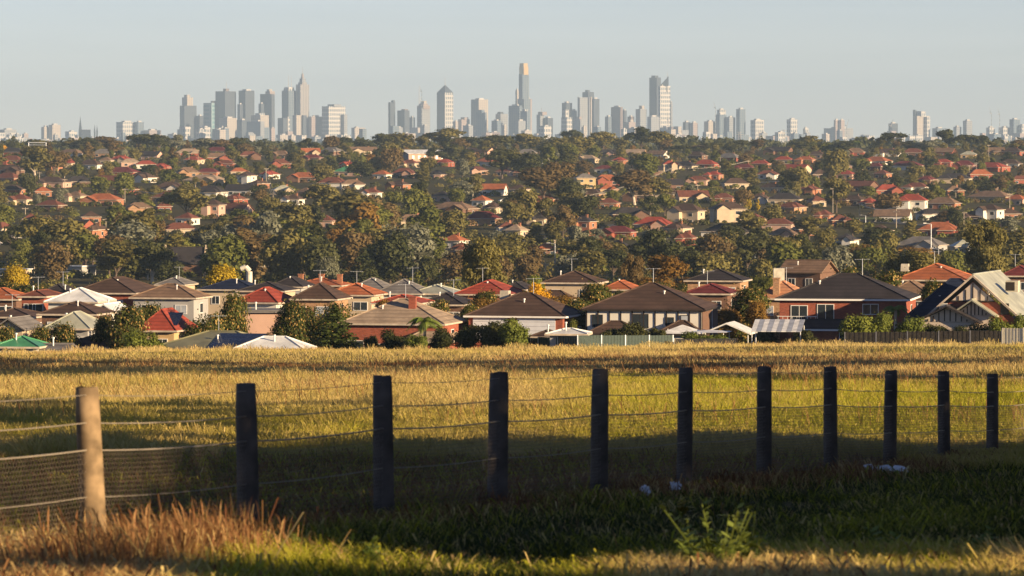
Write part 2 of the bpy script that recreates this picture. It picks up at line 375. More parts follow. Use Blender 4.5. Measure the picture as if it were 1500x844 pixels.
def clumps_for(kind, seed):
    q = random.Random(seed); out = []
    if kind == 'gum':
        for i in range(q.randint(13, 18)):
            a = q.random()*6.283; rr = q.random()**.6*3.4; z = q.uniform(4.0, 9.0); rr *= (1-abs(z-6.3)/5.5)
            r = q.uniform(.9, 1.75); out.append((math.cos(a)*rr*1.1, math.sin(a)*rr, z, r*1.1, r*1.1, r*.75))
    elif kind == 'round':
        for i in range(16):
            a = q.random()*6.283; u = q.uniform(-1, 1); k = math.sqrt(1-u*u)*q.uniform(.5, 1)
            r = q.uniform(1.1, 2.0); out.append((math.cos(a)*k*2.9, math.sin(a)*k*2.9, 5.2+u*2.9, r, r, r*.9))
        out.append((0,0,5.2,2.6,2.6,3))
    elif kind == 'tall':
        for i in range(16):
            z = 2.0+i*.48; a = q.random()*6.283; e = 1.15*(1-abs(z-5)/6.5); r = q.uniform(.8, 1.3)*(1.15-(z/16))
            out.append((math.cos(a)*e, math.sin(a)*e, z, r, r, r*1.1))
    elif kind == 'umbrella':
        for i in range(15):
            a = q.random()*6.283; rr = q.random()**.5*4.0; z = 8.3-.11*rr*rr*.8+q.uniform(-.5,.5); r = q.uniform(.9, 1.6)
            out.append((math.cos(a)*rr, math.sin(a)*rr, z, r*1.2, r*1.2, r*.75))
        for i in range(4):
            a = q.random()*6.283; out.append((math.cos(a)*2.2, math.sin(a)*2.2, q.uniform(4.5,6.5), 1.2, 1.2, .8))
    elif kind == 'conifer':
        for lv in range(13):
            z = .9+lv*.7; e = 2.9*(1-lv/13.)**.85
            for i in range(7 if lv < 7 else 4):
                a = i/7*6.283*(1 if lv < 7 else 1.75)+lv*.7; out.append((math.cos(a)*e*.72, math.sin(a)*e*.72, z+q.uniform(-.2,.2), max(.3, e*.42), max(.3, e*.42), .42))
        out.append((0,0,9.6,.25,.25,.6))
    elif kind == 'shrub':
        for i in range(12):
            a = q.random()*6.283; rr = q.random()**.5*3.6; r = q.uniform(1.6, 2.8); out.append((math.cos(a)*rr, math.sin(a)*rr, q.uniform(2, 7.0), r, r, r))
    return out
PROTO = {}
def protos(kind, nv, n, s, tag_='', r0=.28, fork=2.6, **kw):
    L = []
    for i in range(nv):
        cl = clumps_for(kind, len(kind)*100+i*17+len(tag_)*7)
        L.append((leaf_mesh('crown', cl, n, s, i+len(kind)*10, **kw), trunk_mesh('trunk', cl, i, r0, fork=fork)))
    PROTO[kind+tag_] = L
protos('gum', 6, 3000, .62); protos('round', 4, 3200, .62); protos('tall', 3, 2400, .55, fork=2.2); protos('umbrella', 3, 2600, .62, fork=4.2); protos('conifer', 2, 2600, .5)
protos('gum', 3, 11000, .3, 'n'); protos('round', 4, 12000, .3, 'n', r0=.2); protos('conifer', 1, 12000, .26, 'n'); protos('shrub', 4, 6000, .55, 'n')
LC = {'olive':'olive','dark':'dark green','green':'mid green','brown':'brownish','grey':'grey-green','yellow':'yellow','gold':'golden orange','rust':'rusty olive','pear':'gold-flecked','fir':'deep green','palm':'pale green','shrub':'light green'}
KC = {'gum':('gum_tree','gum tree'),'round':('broadleaf_tree','round tree'),'tall':('tall_tree','slim upright tree'),'umbrella':('umbrella_tree','flat-crowned tree'),'conifer':('conifer_tree','conical tree'),'shrub':('garden_shrub','shrub')}
def tree(x, d, h, w, kind='gum', colr='olive', pale=False, label=None, near=False, group=None, auto=True, sink=0., z=None):
    key = kind+('n' if near else ''); cm, tm = random.choice(PROTO[key]); nm, kd = KC[kind]
    if near and kind == 'round': nm = 'garden_tree'
    zb = (gz(x, d) if z is None else z)-sink; pp = pxy(x, d, zb)
    size = '' if label else ('tall ' if h > 13 and kind != 'tall' else ('small ' if h < 7 and kind != 'tall' else ''))
    lab = label or '%s%s %s%s' % (size, LC[colr], kd, ', pale limbs,' if pale else '')
    T = thing(nm, lab, 'shrub' if kind == 'shrub' else 'tree', (x, d, zb), random.uniform(0, 6.28), group or ('garden shrubs' if kind == 'shrub' else 'trees on the hillside and in the valley'), pp, auto and not label)
    nw = {'tall': 4.4, 'umbrella': 9.5, 'conifer': 5.8, 'shrub': 9.5}.get(kind, 8.2)
    T.scale = (w/nw, w/nw, h/(10. if kind != 'shrub' else 9.))
    for me, n, m in ((cm, 'crown', LM[colr]), (tm, 'trunk', M_pale if pale else M_bark)):
        o = bpy.data.objects.new(n, me); COL.objects.link(o); o.parent = T; o.material_slots[0].link = 'OBJECT'; o.material_slots[0].material = m
    return T
def ptree(px, top, base, wpx, kind='gum', colr='olive', pale=False, d=None, label=None, near=False, **k):
    """tree placed where its foot meets the terrain at (px, base)"""
    d = d or hit(px, base); X = wx(px, d); z = gz(X, d); h = wz(top, d)-z
    return tree(X, d, max(h, 2.)*1.04, wpx/F*d*1.2, kind, colr, pale, label, near, **k)

# ================================================================== SETTING
ds = np.unique(np.concatenate([np.arange(-40, 120, 2.), np.arange(120, 700, 6.), np.arange(700, 4600, 28.), np.geomspace(4600, 32000, 24)]))
nt_ = 91; ts = np.linspace(-1, 1, nt_); ts = np.sign(ts)*np.abs(ts)**1.5
G = []
for d in ds:
    w = 160+.32*max(d, 0); xs = ts*w; G.append(np.stack([xs, np.full(nt_, d), EYE-drop(xs, np.full(nt_, d))], 1))
G = np.array(G).reshape(-1, 3); nr = len(ds)
i, j = np.meshgrid(np.arange(nr-1), np.arange(nt_-1), indexing='ij'); a = (i*nt_+j).ravel()
m, nt, b, ns, ln = nodes_of('ground_earth_and_grass')
tc = ns.new('ShaderNodeTexCoord'); sp = ns.new('ShaderNodeSeparateXYZ'); ln.new(tc.outputs['Object'], sp.inputs[0])
n1 = ns.new('ShaderNodeTexNoise'); n1.inputs['Scale'].default_value = .02; n1.inputs['Detail'].default_value = 8; ln.new(tc.outputs['Object'], n1.inputs['Vector'])
n2 = ns.new('ShaderNodeTexNoise'); n2.inputs['Scale'].default_value = 3; n2.inputs['Detail'].default_value = 4; ln.new(tc.outputs['Object'], n2.inputs['Vector'])
hillc = mixc(ns, ln, n1.outputs['Fac'], (.03,.04,.014), (.11,.085,.04))
fieldc = mixc(ns, ln, n2.outputs['Fac'], (.05,.045,.015), (.2,.14,.05))
ln.new(mixc(ns, ln, mathn(ns, ln, 'LESS_THAN', sp.outputs[1], 488.), hillc, fieldc), b.inputs['Base Color']); b.inputs['Roughness'].default_value = .95; b.inputs['Specular IOR Level'].default_value = .05
ground = bpy.data.objects.new('ground', npmesh('ground', G, np.stack([a, a+1, a+nt_+1, a+nt_], 1), [m], None, 4)); COL.objects.link(ground); struct(ground)
for p in ground.data.polygons: p.use_smooth = True

def strip(name, pts, w, m, kind='structure', lift=.05):
    """road: centre points (x, d)"""
    V, Fc = [], []; P = []
    for (x0, d0), (x1, d1) in zip(pts[:-1], pts[1:]):
        n = max(2, int(math.hypot(x1-x0, d1-d0)/6))
        for k in range(n): t = k/n; P.append((x0+(x1-x0)*t, d0+(d1-d0)*t))
    P.append(pts[-1])
    for k, (x, d) in enumerate(P):
        a_ = P[max(0, k-1)]; b_ = P[min(len(P)-1, k+1)]; tx, ty = b_[0]-a_[0], b_[1]-a_[1]; l = math.hypot(tx, ty); nx, ny = -ty/l, tx/l
        for sgn in (-1, -.33, .33, 1): V.append((x+nx*w/2*sgn, d+ny*w/2*sgn, max(gz(x+nx*w/2*sgn, d+ny*w/2*sgn), gz(x, d))+lift))
    for k in range(len(P)-1):
        for c in range(3): q = k*4+c; Fc.append((q, q+1, q+5, q+4))
    mb = MB(); mb.add(V, Fc); return struct(mb.build(name, m), kind)
M_asph = mat('asphalt', (.05,.05,.052), .9, .2, .6); M_lawn = mat('dry_lawn', (.2,.16,.06), .95, .3, .3); M_green = mat('green_lawn', (.1,.13,.03), .95, .3, .3)
def roadpx(name, pts, w, m=None, lift=.25): return strip(name, [(lambda D: (wx(px, D), D))(hit(px, py)) for px, py in pts], w, m or M_asph, lift=lift)
roadpx('road', [(1120,392),(1200,380),(1280,376),(1360,378),(1500,384)], 14)
roadpx('road', [(1225,322),(1290,326),(1350,330),(1420,336)], 9)
roadpx('road', [(60,276),(120,262),(200,262),(280,258)], 9)
roadpx('road', [(740,362),(800,350),(860,338),(960,322)], 9)
roadpx('road', [(1060,272),(1200,262),(1400,268)], 9)
roadpx('lawn', [(432,341),(460,341),(492,341)], 60, M_lawn, .3)
roadpx('lawn', [(165,372),(200,370),(235,368)], 42, mat('bare_earth', (.13,.085,.05), .95), .3)
roadpx('lawn', [(1265,322),(1290,321),(1310,322)], 30, M_green, .3)

# ================================================================== NEAR HOUSES (behind the field)
W2 = lambda h, n=3: [(i, h-1.4, 1.4, 1.2) for i in range(-n, n+1, 3)]
def near_house(*a, **k): return house(*a, **k)
near_house('small green metal hip roof poking above the grass at far left', 32, 512, 60, 496, 498, 'green', 'grey', yaw=-10, ant=False, cat='shed', name='garden_shed', dp=4.5, minh=2.1, wins=[])
near_house('teal metal shed roof cut by the left edge above the grass', -2, 513, 34, 505, 503, 'green', 'grey', yaw=0, ant=False, cat='shed', name='garden_shed', dp=4, minh=2.1, wins=[])
near_house('low blue-grey metal shed roof beside the green hip roof', 76, 513, 52, 497, 508, 'grey', 'grey', yaw=-6, ant=False, cat='shed', name='garden_shed', dp=4, minh=2., wins=[], kind='gable')
near_house('low brown-tiled house with ridged wings sunk behind the grass', 160, 508, 112, 520, 487, 'brown', 'brownbrick', yaw=-14, dp=9, wings=[(-3.2,-4.5,5,6,2.4,1.4,'hip','x')])
near_house('wide olive metal hip roof with dark panels behind the grass', 326, 516, 196, 502, 488, 'olive', 'grey', yaw=-16, dp=11, solar=(2.6,.6,5.2,4.6), wings=[(3,-5.2,6,4,2.2,1.1,'hip','x')])
near_house('white metal patio roof rising from the grass left of the fir', 402, 513, 96, 499, 496, 'white', 'white', yaw=-12, dp=4.5, ant=False, minh=2.2, kind='hip', name='patio_shelter', cat='patio', wins=[])
h = near_house('beige-tiled brick house with wide chimney beside the dark fir', 590, 474, 150, 530, 440, 'beige', 'redbrick', yaw=-12, dp=10.5, chim=[(1.6,-2.0)], wings=[(4.2,-2.2,4.6,9,2.7,1.6,'hip','x')], wins=[(-4.2,1.5,2.0,2.4),(-1.2,1.7,1.2,1.3)])
h = near_house('brown-tiled house with two white garage doors behind the shrubs', 770, 463, 142, 535, 431, 'brown', 'redbrick', yaw=-14, dp=9.5, wins=[], cooler=(-2.6,.9), fascia='white', wings=[(3.4,1.6,5,8,3.6,1.5,'hip','x')])
w_, dp_, h_, r_ = Hd(h)
for u, ww in ((-2.9, 4.0), (2.4, 4.4)):
    g = MB(); g.box((u, -dp_/2-.06, h_-1.5), (ww, .1, 2.5)); [g.box((u, -dp_/2-.12, h_-2.6+k*.5), (ww-.1, .03, .03), 1) for k in range(5)]; g.build('garage_door', [mat('garage_white', (.62,.64,.68), .5, .05), mat('garage_line', (.35,.36,.4), .5)], h)
near_house('tiny brown gable roofed shelter in front of the white garages', 803, 493, 34, 510, 484, 'brown', 'brownbrick', yaw=-14, dp=3, ant=False, wins=[], kind='hip', name='garden_shed', cat='shed', minh=1.8)
# half-timbered house
h = near_house('two-storey cream half-timbered house with dark brown hip roof', 955, 453, 172, 532, 417, 'brown', 'white', yaw=-10, dp=12.5, fascia='dark', wings=[(-3.0,-7.2,5.2,4,2.9,1.3,'hip','x'),(4.4,-7.0,4.6,4,2.9,1.4,'hip','x'),(-4.2,-1.4,6.0,12,0.1,.1,'flat','x')][:2],
    wins=[(-.9,0,0,0)][:0])
w_, dp_, h_, r_ = Hd(h); y0 = -dp_/2-.03
for u, ww, hh in ((-.4,1.9,1.6),(2.9,1.0,.9),(-5.2,1.2,1.4),(4.6,.9,1.4)): window(h, u, y0-.03, h_-1.3, ww, hh, fm=M_trim)
tb = MB()
for k in range(11): tb.box((-w_/2+.1+k*(w_-.2)/10, y0-.02, h_-1.5), (.13, .1, 2.7))
tb.box((0, y0-.025, h_-2.9), (w_, .11, .16)); tb.box((0, y0-.025, h_-.12), (w_, .11, .16)); tb.build('timber_trim', M_trim, h)
sw = MB(); sw.box((w_/2+.06, 0, h_/2), (.12, dp_-.02, h_-.1)); sw.box((w_/2+.14, 1.2, h_/2), (.1,.12,h_), 1); sw.build('side_wall', [wallm('brownbrick'), M_white], h)
def patio(label, px, top, wpx, d, hpx, roofk='white', dp=4, yaw=-12, kind='gable', striped=False):
    Wd = wpx/F*d; X = wx(px, d+dp/2); z = gz(X, d); zt = wz(top+hpx, d)
    zt = max(zt, z+2.1); hh = zt-z; T = thing('patio_shelter', label, 'patio', (X, d+dp/2, z-.2), R(yaw), None, (px, 500)); hh += .2
    rb = MB(); rise = hpx/F*d
    if striped:
        nst = 10
        for k in range(nst):
            x0 = -Wd/2+k*Wd/nst
            rb.add([(x0+.02,-dp/2,hh),(x0+Wd/nst,-dp/2,hh),(x0+Wd/nst,dp/2,hh+rise),(x0+.02,dp/2,hh+rise),(x0+.02,-dp/2,hh-.06),(x0+Wd/nst,-dp/2,hh-.06),(x0+Wd/nst,dp/2,hh+rise-.06),(x0+.02,dp/2,hh+rise-.06)],
                   [(0,1,2,3),(0,4,5,1),(1,5,6,2),(2,6,7,3),(3,7,4,0),(7,6,5,4)], k % 2)
    else: roof_block(rb, None, 0, 0, Wd, dp, hh, rise, kind, o=.2, cap=False, ax='y' if kind == 'gable' else 'x')
    rb.build('roof', [mat('patio_white', (.74,.73,.7), .4), mat('patio_grey', (.36,.38,.42), .35)], T)
    for sx in (-1, 1):
        for sy in (-1, 1):
            p = MB(); p.tube((sx*(Wd/2-.1), sy*(dp/2-.1), 0), (sx*(Wd/2-.1), sy*(dp/2-.1), hh+(0 if sy < 0 else rise*.4)), .05, .05, 6); p.build('post', M_white, T)
    return T
patio('white skillion patio roof below the half-timbered house', 1000, 477, 56, 515, 12, kind='hip')
patio('low white patio roof beside the yellow-lit hedge', 1040, 487, 52, 508, 3, kind='hip')
patio('pale grey gabled patio roof left of the striped carport', 1070, 473, 66, 515, 15, 'grey', dp=5)
patio('grey and white striped patio roof on slim posts', 1140, 472, 74, 505, 15, striped=True, dp=5, yaw=-8)
# two-storey red brick house
h = near_house('two-storey red brick house with purple-black hip roof', 1243, 438, 186, 530, 403, 'dark', 'redbrick', yaw=-10, dp=12, fascia='white', cooler=None,
    wins=[], wings=[(-1.5,-7.4,8.5,3.6,3.2,1.0,'hip','x')])
w_, dp_, h_, r_ = Hd(h); y0 = -dp_/2-.03
window(h, -w_/2+2.2, y0, h_-1.75, 1.9, 2.1, door=True); window(h, -1.9, y0, h_-1.7, 1.9, 2.3, door=True); window(h, 3.1, y0, h_-1.1, 1.8, 1.2); window(h, .4, -7.4-1.8-.03, 1.9, .9, 2.0, door=True)
bl = MB(); bl.box((-w_/2+2.1, y0-.7, h_-2.95), (4.6, 1.4, .15)); 
for k in range(9): bl.tube((-w_/2+.0+k*.52, y0-1.3, h_-2.9), (-w_/2+.0+k*.52, y0-1.3, h_-1.9), .025, .025, 4)
bl.tube((-w_/2-.1, y0-1.3, h_-1.9), (-w_/2+4.3, y0-1.3, h_-1.9), .04, .04, 5); bl.build('balcony', [M_white], h)
# gabled half-timbered house at right
d = 505; X = wx(1445, d+7); z = gz(X, d)-.3
T = thing('house', 'red brick house with tall half-timbered gable and pale sage roof', 'house', (X, d+7, z), R(-17), None, (1445, 500)); HRECT.append((1330,400,1500,500,d))
k_ = d/F; apex = wz(402, d)-z; ev = wz(470, d)-z; hw = 76*k_
wb = MB(); wb.box((0, 0, ev/2), (2*hw-1.2, 13.8, ev)); wb.build('wall', wallm('redbrick'), T)
rb = MB(); roof_block(rb, None, 0, .3, 2*hw-.8, 14, ev, apex-ev, 'gable', o=.45, ax='y'); rb.build('roof', roofm('sage'), T)
gb = MB(); A = hw-.75; gz1 = ev-.05; gh = (apex-ev)*A/(hw+.05); gb.add([(-A,-7.0,gz1),(A,-7.0,gz1),(0,-7.0,gz1+gh)]+[(-A,-6.8,gz1),(A,-6.8,gz1),(0,-6.8,gz1+gh)], [(0,1,2),(5,4,3),(0,3,4,1),(1,4,5,2),(2,5,3,0)]); gb.build('gable_wall', wallm('redbrick'), T)
hz = ev+(apex-ev)*.42; A2 = A*(1-(hz-gz1)/gh)
cb = MB(); cb.add([(-A2,-7.08,hz),(A2,-7.08,hz),(0,-7.08,gz1+gh-.1)]+[(-A2,-7.02,hz),(A2,-7.02,hz),(0,-7.02,gz1+gh-.1)], [(0,1,2),(5,4,3),(0,3,4,1),(1,4,5,2),(2,5,3,0)])
cb.build('gable_panel', mat('gable_cream', (.62,.52,.42), .8, .05), T)
tb = MB()
for t in (-.66,-.33,0,.33,.66): tb.box((A2*t, -7.12, (hz+hz+(gz1+gh-hz)*(1-abs(t)))/2-.05), (.1, .06, (gz1+gh-hz)*(1-abs(t))-.25))
tb.box((0, -7.13, hz), (2*A2, .07, .14)); tb.build('timber_trim', M_trim, T)
bb = MB()
for sx in (-1, 1): bb.tube((sx*(hw+.05), -7.25, ev-.1), (0, -7.25, apex-.15), .14, .14, 4)
bb.build('barge_board', mat('cream_gutter', (.5,.42,.33), .5), T)
window(T, 3.4, -7.03, hz-.8, .9, 1.2, fm=M_trim); window(T, -3.2, -7.03, hz-.7, .9, .9)
nb = MB(); nb.box((3.2, -1.5, apex-1.4), (1.3,1.2,1.2)); nb.box((3.0, -2.12, apex-1.4), (1.,.06,.9), 1); nb.build('roof_cooler', [mat('cooler_box', (.5,.45,.36), .6), M_trim], T)
for (gx, gw, gt, gb_, dd, lab_) in ((-2.3, 3.6, 447, 471, 2.2, 'porch_gable'), (.2, 2.6, 438, 462, 1.0, 'porch_gable')):
    ez2, az2 = wz(gb_, d)-z, wz(gt, d)-z; p = MB(); roof_block(p, None, gx, -7-dd/2, gw*2-.6, dd+1, ez2, az2-ez2, 'gable', o=.3, ax='y'); pr = p.build(lab_, roofm('dark' if gw > 3 else 'sage'), T)
    q = MB(); q.add([(gx-gw+.5,-7-dd,ez2),(gx+gw-.5,-7-dd,ez2),(gx,-7-dd,az2-.25),(gx-gw+.5,-6.9,ez2),(gx+gw-.5,-6.9,ez2),(gx,-6.9,az2-.25)], [(0,1,2),(0,3,4,1),(1,4,5,2),(2,5,3,0)]); q.box((gx, -7-dd/2, ez2/2-.05), (2*gw-1.4, dd, ez2))
    q.build('porch_wall', mat('gable_cream', (.62,.52,.42), .8), pr)
    q = MB(); [q.box((gx+(gw-.6)*t, -7-dd-.05, (ez2+az2)/2-(az2-ez2)*abs(t)*.5-.1), (.1,.08,(az2-ez2)*(1-abs(t))-.3)) for t in (-.7,-.5,-.3,-.1,.1,.3,.5,.7)]; q.build('timber_trim', M_trim, pr)
near_house('house with dark blue roof slope left of the half-timbered gable', 1400, 468, 136, 519, 410, 'navy', 'redbrick', yaw=-6, dp=9, kind='hip', ant=False, wins=[(-3,1.2,1.5,1)])  # navy stands in for shade and sky tint on the gable house's left slope

# second and third rows: label, px, eave, w, d, ridge, roof, wall, kwargs
for a in [
 ('orange-tiled house cut by the left edge behind dark garden trees', 4, 438, 66, 620, 423, 'orange', 'brownbrick', {}),
 ('small red brick house with dark roof at the far left', 60, 434, 34, 600, 426, 'redbrown', 'redbrick', {}),
 ('charcoal hip-roofed house left of the white-roofed one', 88, 435, 52, 640, 417, 'dark', 'redbrick', {}),
 ('white house with white metal hip roof and twin slot windows', 117, 442, 72, 590, 423, 'white', 'white', dict(wins=[(-2.2,2.2,.5,.9),(-1.5,2.2,.5,.9)], ant=False)),
 ('brown-tiled house just in front of the white-roofed house', 112, 460, 80, 560, 443, 'brown', 'brownbrick', {}),
 ('white gabled garage beside the brown-tiled roof', 163, 456, 24, 570, 445, 'white', 'white', dict(kind='gable', ax='y', ant=False, dp=6, wins=[])),
 ('sage metal roofed house behind the round garden trees at left', 112, 481, 62, 530, 458, 'sage', 'grey', dict(ant=False, kind='hip')),
 ('house with white truss gable at the left behind young trees', 27, 482, 40, 525, 466, 'grey', 'cream', dict(kind='gable', ax='y', ant=False)),
 ('wide maroon-brown roofed house behind the truss gable', 22, 464, 74, 570, 453, 'brown', 'brownbrick', {}),
 ('large two-tier brown hip roof over red brick walls', 172, 429, 92, 630, 408, 'brown', 'redbrick', dict(dp=13)),
 ('grey-brown hip roofed house right of the large two-tier roof', 250, 436, 92, 620, 417, 'tan', 'grey', {}),
 ('cream house with small grey hip roof up behind', 258, 417, 38, 760, 407, 'grey', 'cream', {}),
 ('red-tiled cream house with dark solar panels on its roof', 244, 484, 52, 530, 454, 'red', 'yellow', dict(dp=8, solar=(.9,1.,2.6,2.6), ant=False)),
 ('dark navy hip-roofed house with cream side wall', 342, 424, 80, 680, 410, 'navy', 'cream', {}),
 ('red-tiled house with white eaves behind the leafy trees', 390, 443, 62, 600, 422, 'red', 'white', dict(yaw=-18)),
 ('charcoal roof behind the red-tiled white house', 392, 426, 64, 650, 414, 'dark', 'cream', {}),
 ('dark peaked roof house left of the three-chimney house', 428, 420, 44, 720, 406, 'dark', 'grey', {}),
 ('long orange roof house with three tall brick chimneys', 470, 418, 72, 780, 409, 'orange', 'orangebrick', dict(chim=[(-3.4,0),(0,.5),(3.2,0)], ant=False)),
 ('brown pyramid-roofed house with a small lit gable', 470, 438, 62, 600, 416, 'brown', 'tanbrick', dict(wings=[(.6,-5,2.6,3,3.0,1.2,'gable','y')])),
 ('orange hip-roofed house above a golden shrub', 522, 432, 64, 650, 416, 'orange', 'cream', {}),
 ('grey-tiled house behind the orange hip roof', 546, 425, 52, 700, 408, 'grey', 'grey', {}),
 ('wide grey hip-roofed house with white eaves near the centre', 592, 430, 66, 680, 410, 'grey', 'white', {}),
 ('small orange-red roof behind the beige-tiled house', 590, 444, 64, 590, 433, 'red', 'white', dict(ant=False)),
 ('pale sage roofed house left of the orange hip roof', 640, 430, 60, 680, 418, 'sage', 'grey', {}),
 ('charcoal-roofed house in front of the pale sage roof', 655, 446, 62, 600, 430, 'dark', 'brownbrick', {}),
 ('orange-red hip-roofed house near the golden tree', 718, 431, 76, 640, 412, 'red', 'orangebrick', dict(dp=10)),
 ('tall brown hip-roofed house right of the golden tree', 842, 414, 74, 640, 398, 'brown', 'cream', dict(wings=[(-1.6,-5.6,4.5,3,6.0,1.2,'hip','x')])),
 ('orange gabled roof half hidden by the leafy row trees', 910, 424, 40, 680, 412, 'orange', 'cream', dict(ant=False)),
 ('charcoal hip-roofed house with a lit cream wall', 1052, 411, 78, 660, 396, 'dark', 'tanbrick', {}),
 ('maroon hip roof tucked under the charcoal-roofed house', 1042, 430, 62, 600, 417, 'maroon', 'brownbrick', {}),
 ('salmon-roofed tan brick house with a red chimney block', 1148, 437, 66, 580, 413, 'salmon', 'tanbrick', dict(chim=[(-.4,-3)])),
 ('tan-roofed hall standing high behind the salmon roof', 1184, 399, 62, 740, 382, 'tan', 'brownbrick', dict(yaw=-24, kind='gable')),
 ('wide orange-tiled house with a white dish on its eave', 1372, 410, 100, 640, 388, 'orange', 'brownbrick', dict(dp=12, cooler=(-4,-2))),
 ('brown-tiled roof in front of the wide orange roof', 1335, 430, 50, 600, 412, 'tan', 'brownbrick', dict(ant=False)),
 ('maroon-roofed house cut by the right edge', 1495, 404, 44, 700, 390, 'maroon', 'brownbrick', {}),
 ('beige rendered garage with white-trimmed door between the leafy trees', 388, 458, 62, 560, 454, 'grey', 'pink', dict(kind='flat', ant=False, yaw=0, dp=6, wins=[(-.6,3.2,1.2,2.0)], minh=4)),
 ('small cream flat-roofed shed behind the left gardens', 118, 398, 30, 820, 394, 'white', 'grey', None),
 ('white flat-roofed carport near the yellow wattle', 20, 406, 34, 800, 402, 'white', 'cream', None),
 ('dark roofed bungalow behind the brown hip roof near the palm', 760, 424, 30, 720, 414, 'dark', 'grey', dict(ant=False)),
]:
    if a[8] is not None: house(*a[:8], **a[8])

# hall with raked parapets
d = hit(272, 404); X = wx(272, d); z = gz(X, d); T = thing('chapel', 'large dark-roofed hall with pale raked end walls in the valley', 'hall', (X, d, z-.5), R(-3), None, (272, 400)); HRECT.append((236,358,308,402,d))
w_ = 62/F*d; ez = wz(386, d)-z+.5; az = wz(362, d)-z+.5
q = MB(); q.box((0,0,ez/2), (w_-.8, 9, ez)); q.build('wall', wallm('brownbrick'), T); q = MB(); roof_block(q, None, 0, 0, w_-1.4, 9.6, ez, az-ez, 'gable', o=.3, ax='x', wl=None); q.build('roof', roofm('dark'), T)
for sx in (-1, 1):
    q = MB(); xx = sx*(w_/2-.2); P = [(-5.4,0),(5.4,0),(5.4,ez+.2),(0,az+.7),(-5.4,ez+.2)]; n = 5
    q.add([(xx-.25, a_, b_) for a_, b_ in P]+[(xx+.25, a_, b_) for a_, b_ in P], [(4,3,2,1,0),(5,6,7,8,9)]+[(i, (i+1) % n, n+(i+1) % n, n+i) for i in range(n)]); q.build('end_wall', wallm('cream'), T)
# long pale-roofed school hall under the ridge
d = hit(618, 236); X = wx(618, d); z = gz(X, d); T = thing('school_hall', 'long hall with white metal roof and slate blue end wall', 'hall', (X, d, z-1), R(24), None, (618, 236)); HRECT.append((578,214,660,238,d))
w_ = 62/F*d; ez = wz(225, d)-z+1; q = MB(); q.box((0,0,ez/2), (w_,22,ez)); q.box((-w_/2-.2,0,ez/2), (.3,21.8,ez-.1), 1); [q.box((-w_/2+3+i*4.2,-11.1,ez*.6), (1.8,.3,2.4), 2) for i in range(6)]; q.build('wall', [wallm('pink'), mat('slate_wall', (.1,.12,.17), .7), M_white], T)
q = MB(); roof_block(q, None, 0, 0, w_, 22, ez, 2.6, 'gable', o=.9, ax='x', cap=False); q.build('roof', roofm('white'), T)
# water tower post / tank
d = 700; X = wx(1141, d); z = gz(X, d); T = thing('water_tank', 'pale metal tank box on a stand behind the salmon roof', 'tank', (X, d, z), 0, None, (1141, 420))
q = MB(); zt = wz(395, d)-z; q.box((0,0,zt-.9), (1.6,1.6,2.2)); q.build('tank', mat('tank_paint', (.55,.5,.4), .5, .2), T); q = MB(); [q.tube((sx,sy,0),(sx*.9,sy*.9,zt-2), .08,.08,5) for sx in (-.8,.8) for sy in (-.8,.8)]; q.build('stand', M_steel, T)
d = 830; X = wx(365, d); z = gz(X, d); q = MB(); zt = wz(391, d)-z; q.tube((0,0,0),(0,0,zt-.8), .55,.55,12); q.tube((0,0,zt-.8),(-.7,0,zt), .55,.5,12); q.tube((-.6,0,zt-.05),(-1.5,0,zt-.35), .5,.42,12)
o = q.build('vent_pipe', mat('vent_paint', (.6,.56,.46), .5), None); o.location = (X, d, z); tag(o, 'thick pale vent pipe with bent top right of the yellow tree', 'pipe', None, (365, 410))

# ------------------------------------------------------------------ fences and shed at the field edge
def panel_fence(label, px0, px1, d0, d1, h, m, pm, rib=.09, n=None, name='panel_fence'):
    x0, x1 = wx(px0, d0), wx(px1, d1); L = math.hypot(x1-x0, d1-d0); rz = math.atan2(d1-d0, x1-x0); n = n or max(2, int(L/2.4))
    T = thing(name, label, 'fence', (x0, d0, 0), rz, None, ((px0+px1)/2, 500))
    for k in range(n+1):
        u = L*k/n; z = gz(x0+(x1-x0)*k/n, d0+(d1-d0)*k/n); p = MB(); p.box((u, 0, z+h/2-.2), (.1,.1,h+.5)); p.build('post', pm, T)
        if k < n:
            q = MB(); s = L/n; z2 = gz(x0+(x1-x0)*(k+.5)/n, d0+(d1-d0)*(k+.5)/n); nb = int(s/rib/2)
            for i in range(nb): q.box((u+.06+(i+.5)*(s-.12)/nb, .03*(i % 2), z2+h/2+(random.uniform(-.04,.04) if rib > .1 else 0)), ((s-.12)/nb*.96, .03, h))
            q.build('panel', m, T)
panel_fence('grey-green corrugated fence below the brown and half-timbered houses', 846, 986, 497, 501, 1.7, mat('fence_green', (.035,.06,.05), .6, .2, 3), M_steel)
panel_fence('short green corrugated fence behind the yellow-green shrub', 760, 846, 503, 497, 1.6, mat('fence_green', (.13,.2,.17), .5), M_steel)
panel_fence('weathered paling fence, toned dark as in shade, below the red brick houses', 1238, 1468, 497, 493, 1.75, mat('paling_shade_tone', (.04,.034,.028), .9, .4, 4), mat('paling_post', (.18,.18,.2), .8), rib=.12, n=5, name='paling_fence')  # paling colour lowered to carry the shade lying on the fence
panel_fence('cream metal fence at the right edge of the field', 1469, 1530, 490, 488, 1.9, mat('fence_cream', (.75,.68,.52), .5, .1, 2), mat('fence_cream', (.5,.5,.4)))
panel_fence('low dark wire and timber fence under the patio roofs', 990, 1080, 500, 500, 1.3, mat('fence_black', (.04,.04,.04), .6), M_trim, n=5)
house('little green garden shed with white roof by the corrugated fence', 833, 499, 50, 499, 493, 'white', 'grey', yaw=-8, dp=3, ant=False, wins=[], name='garden_shed', cat='shed', kind='hip', minh=1.9)

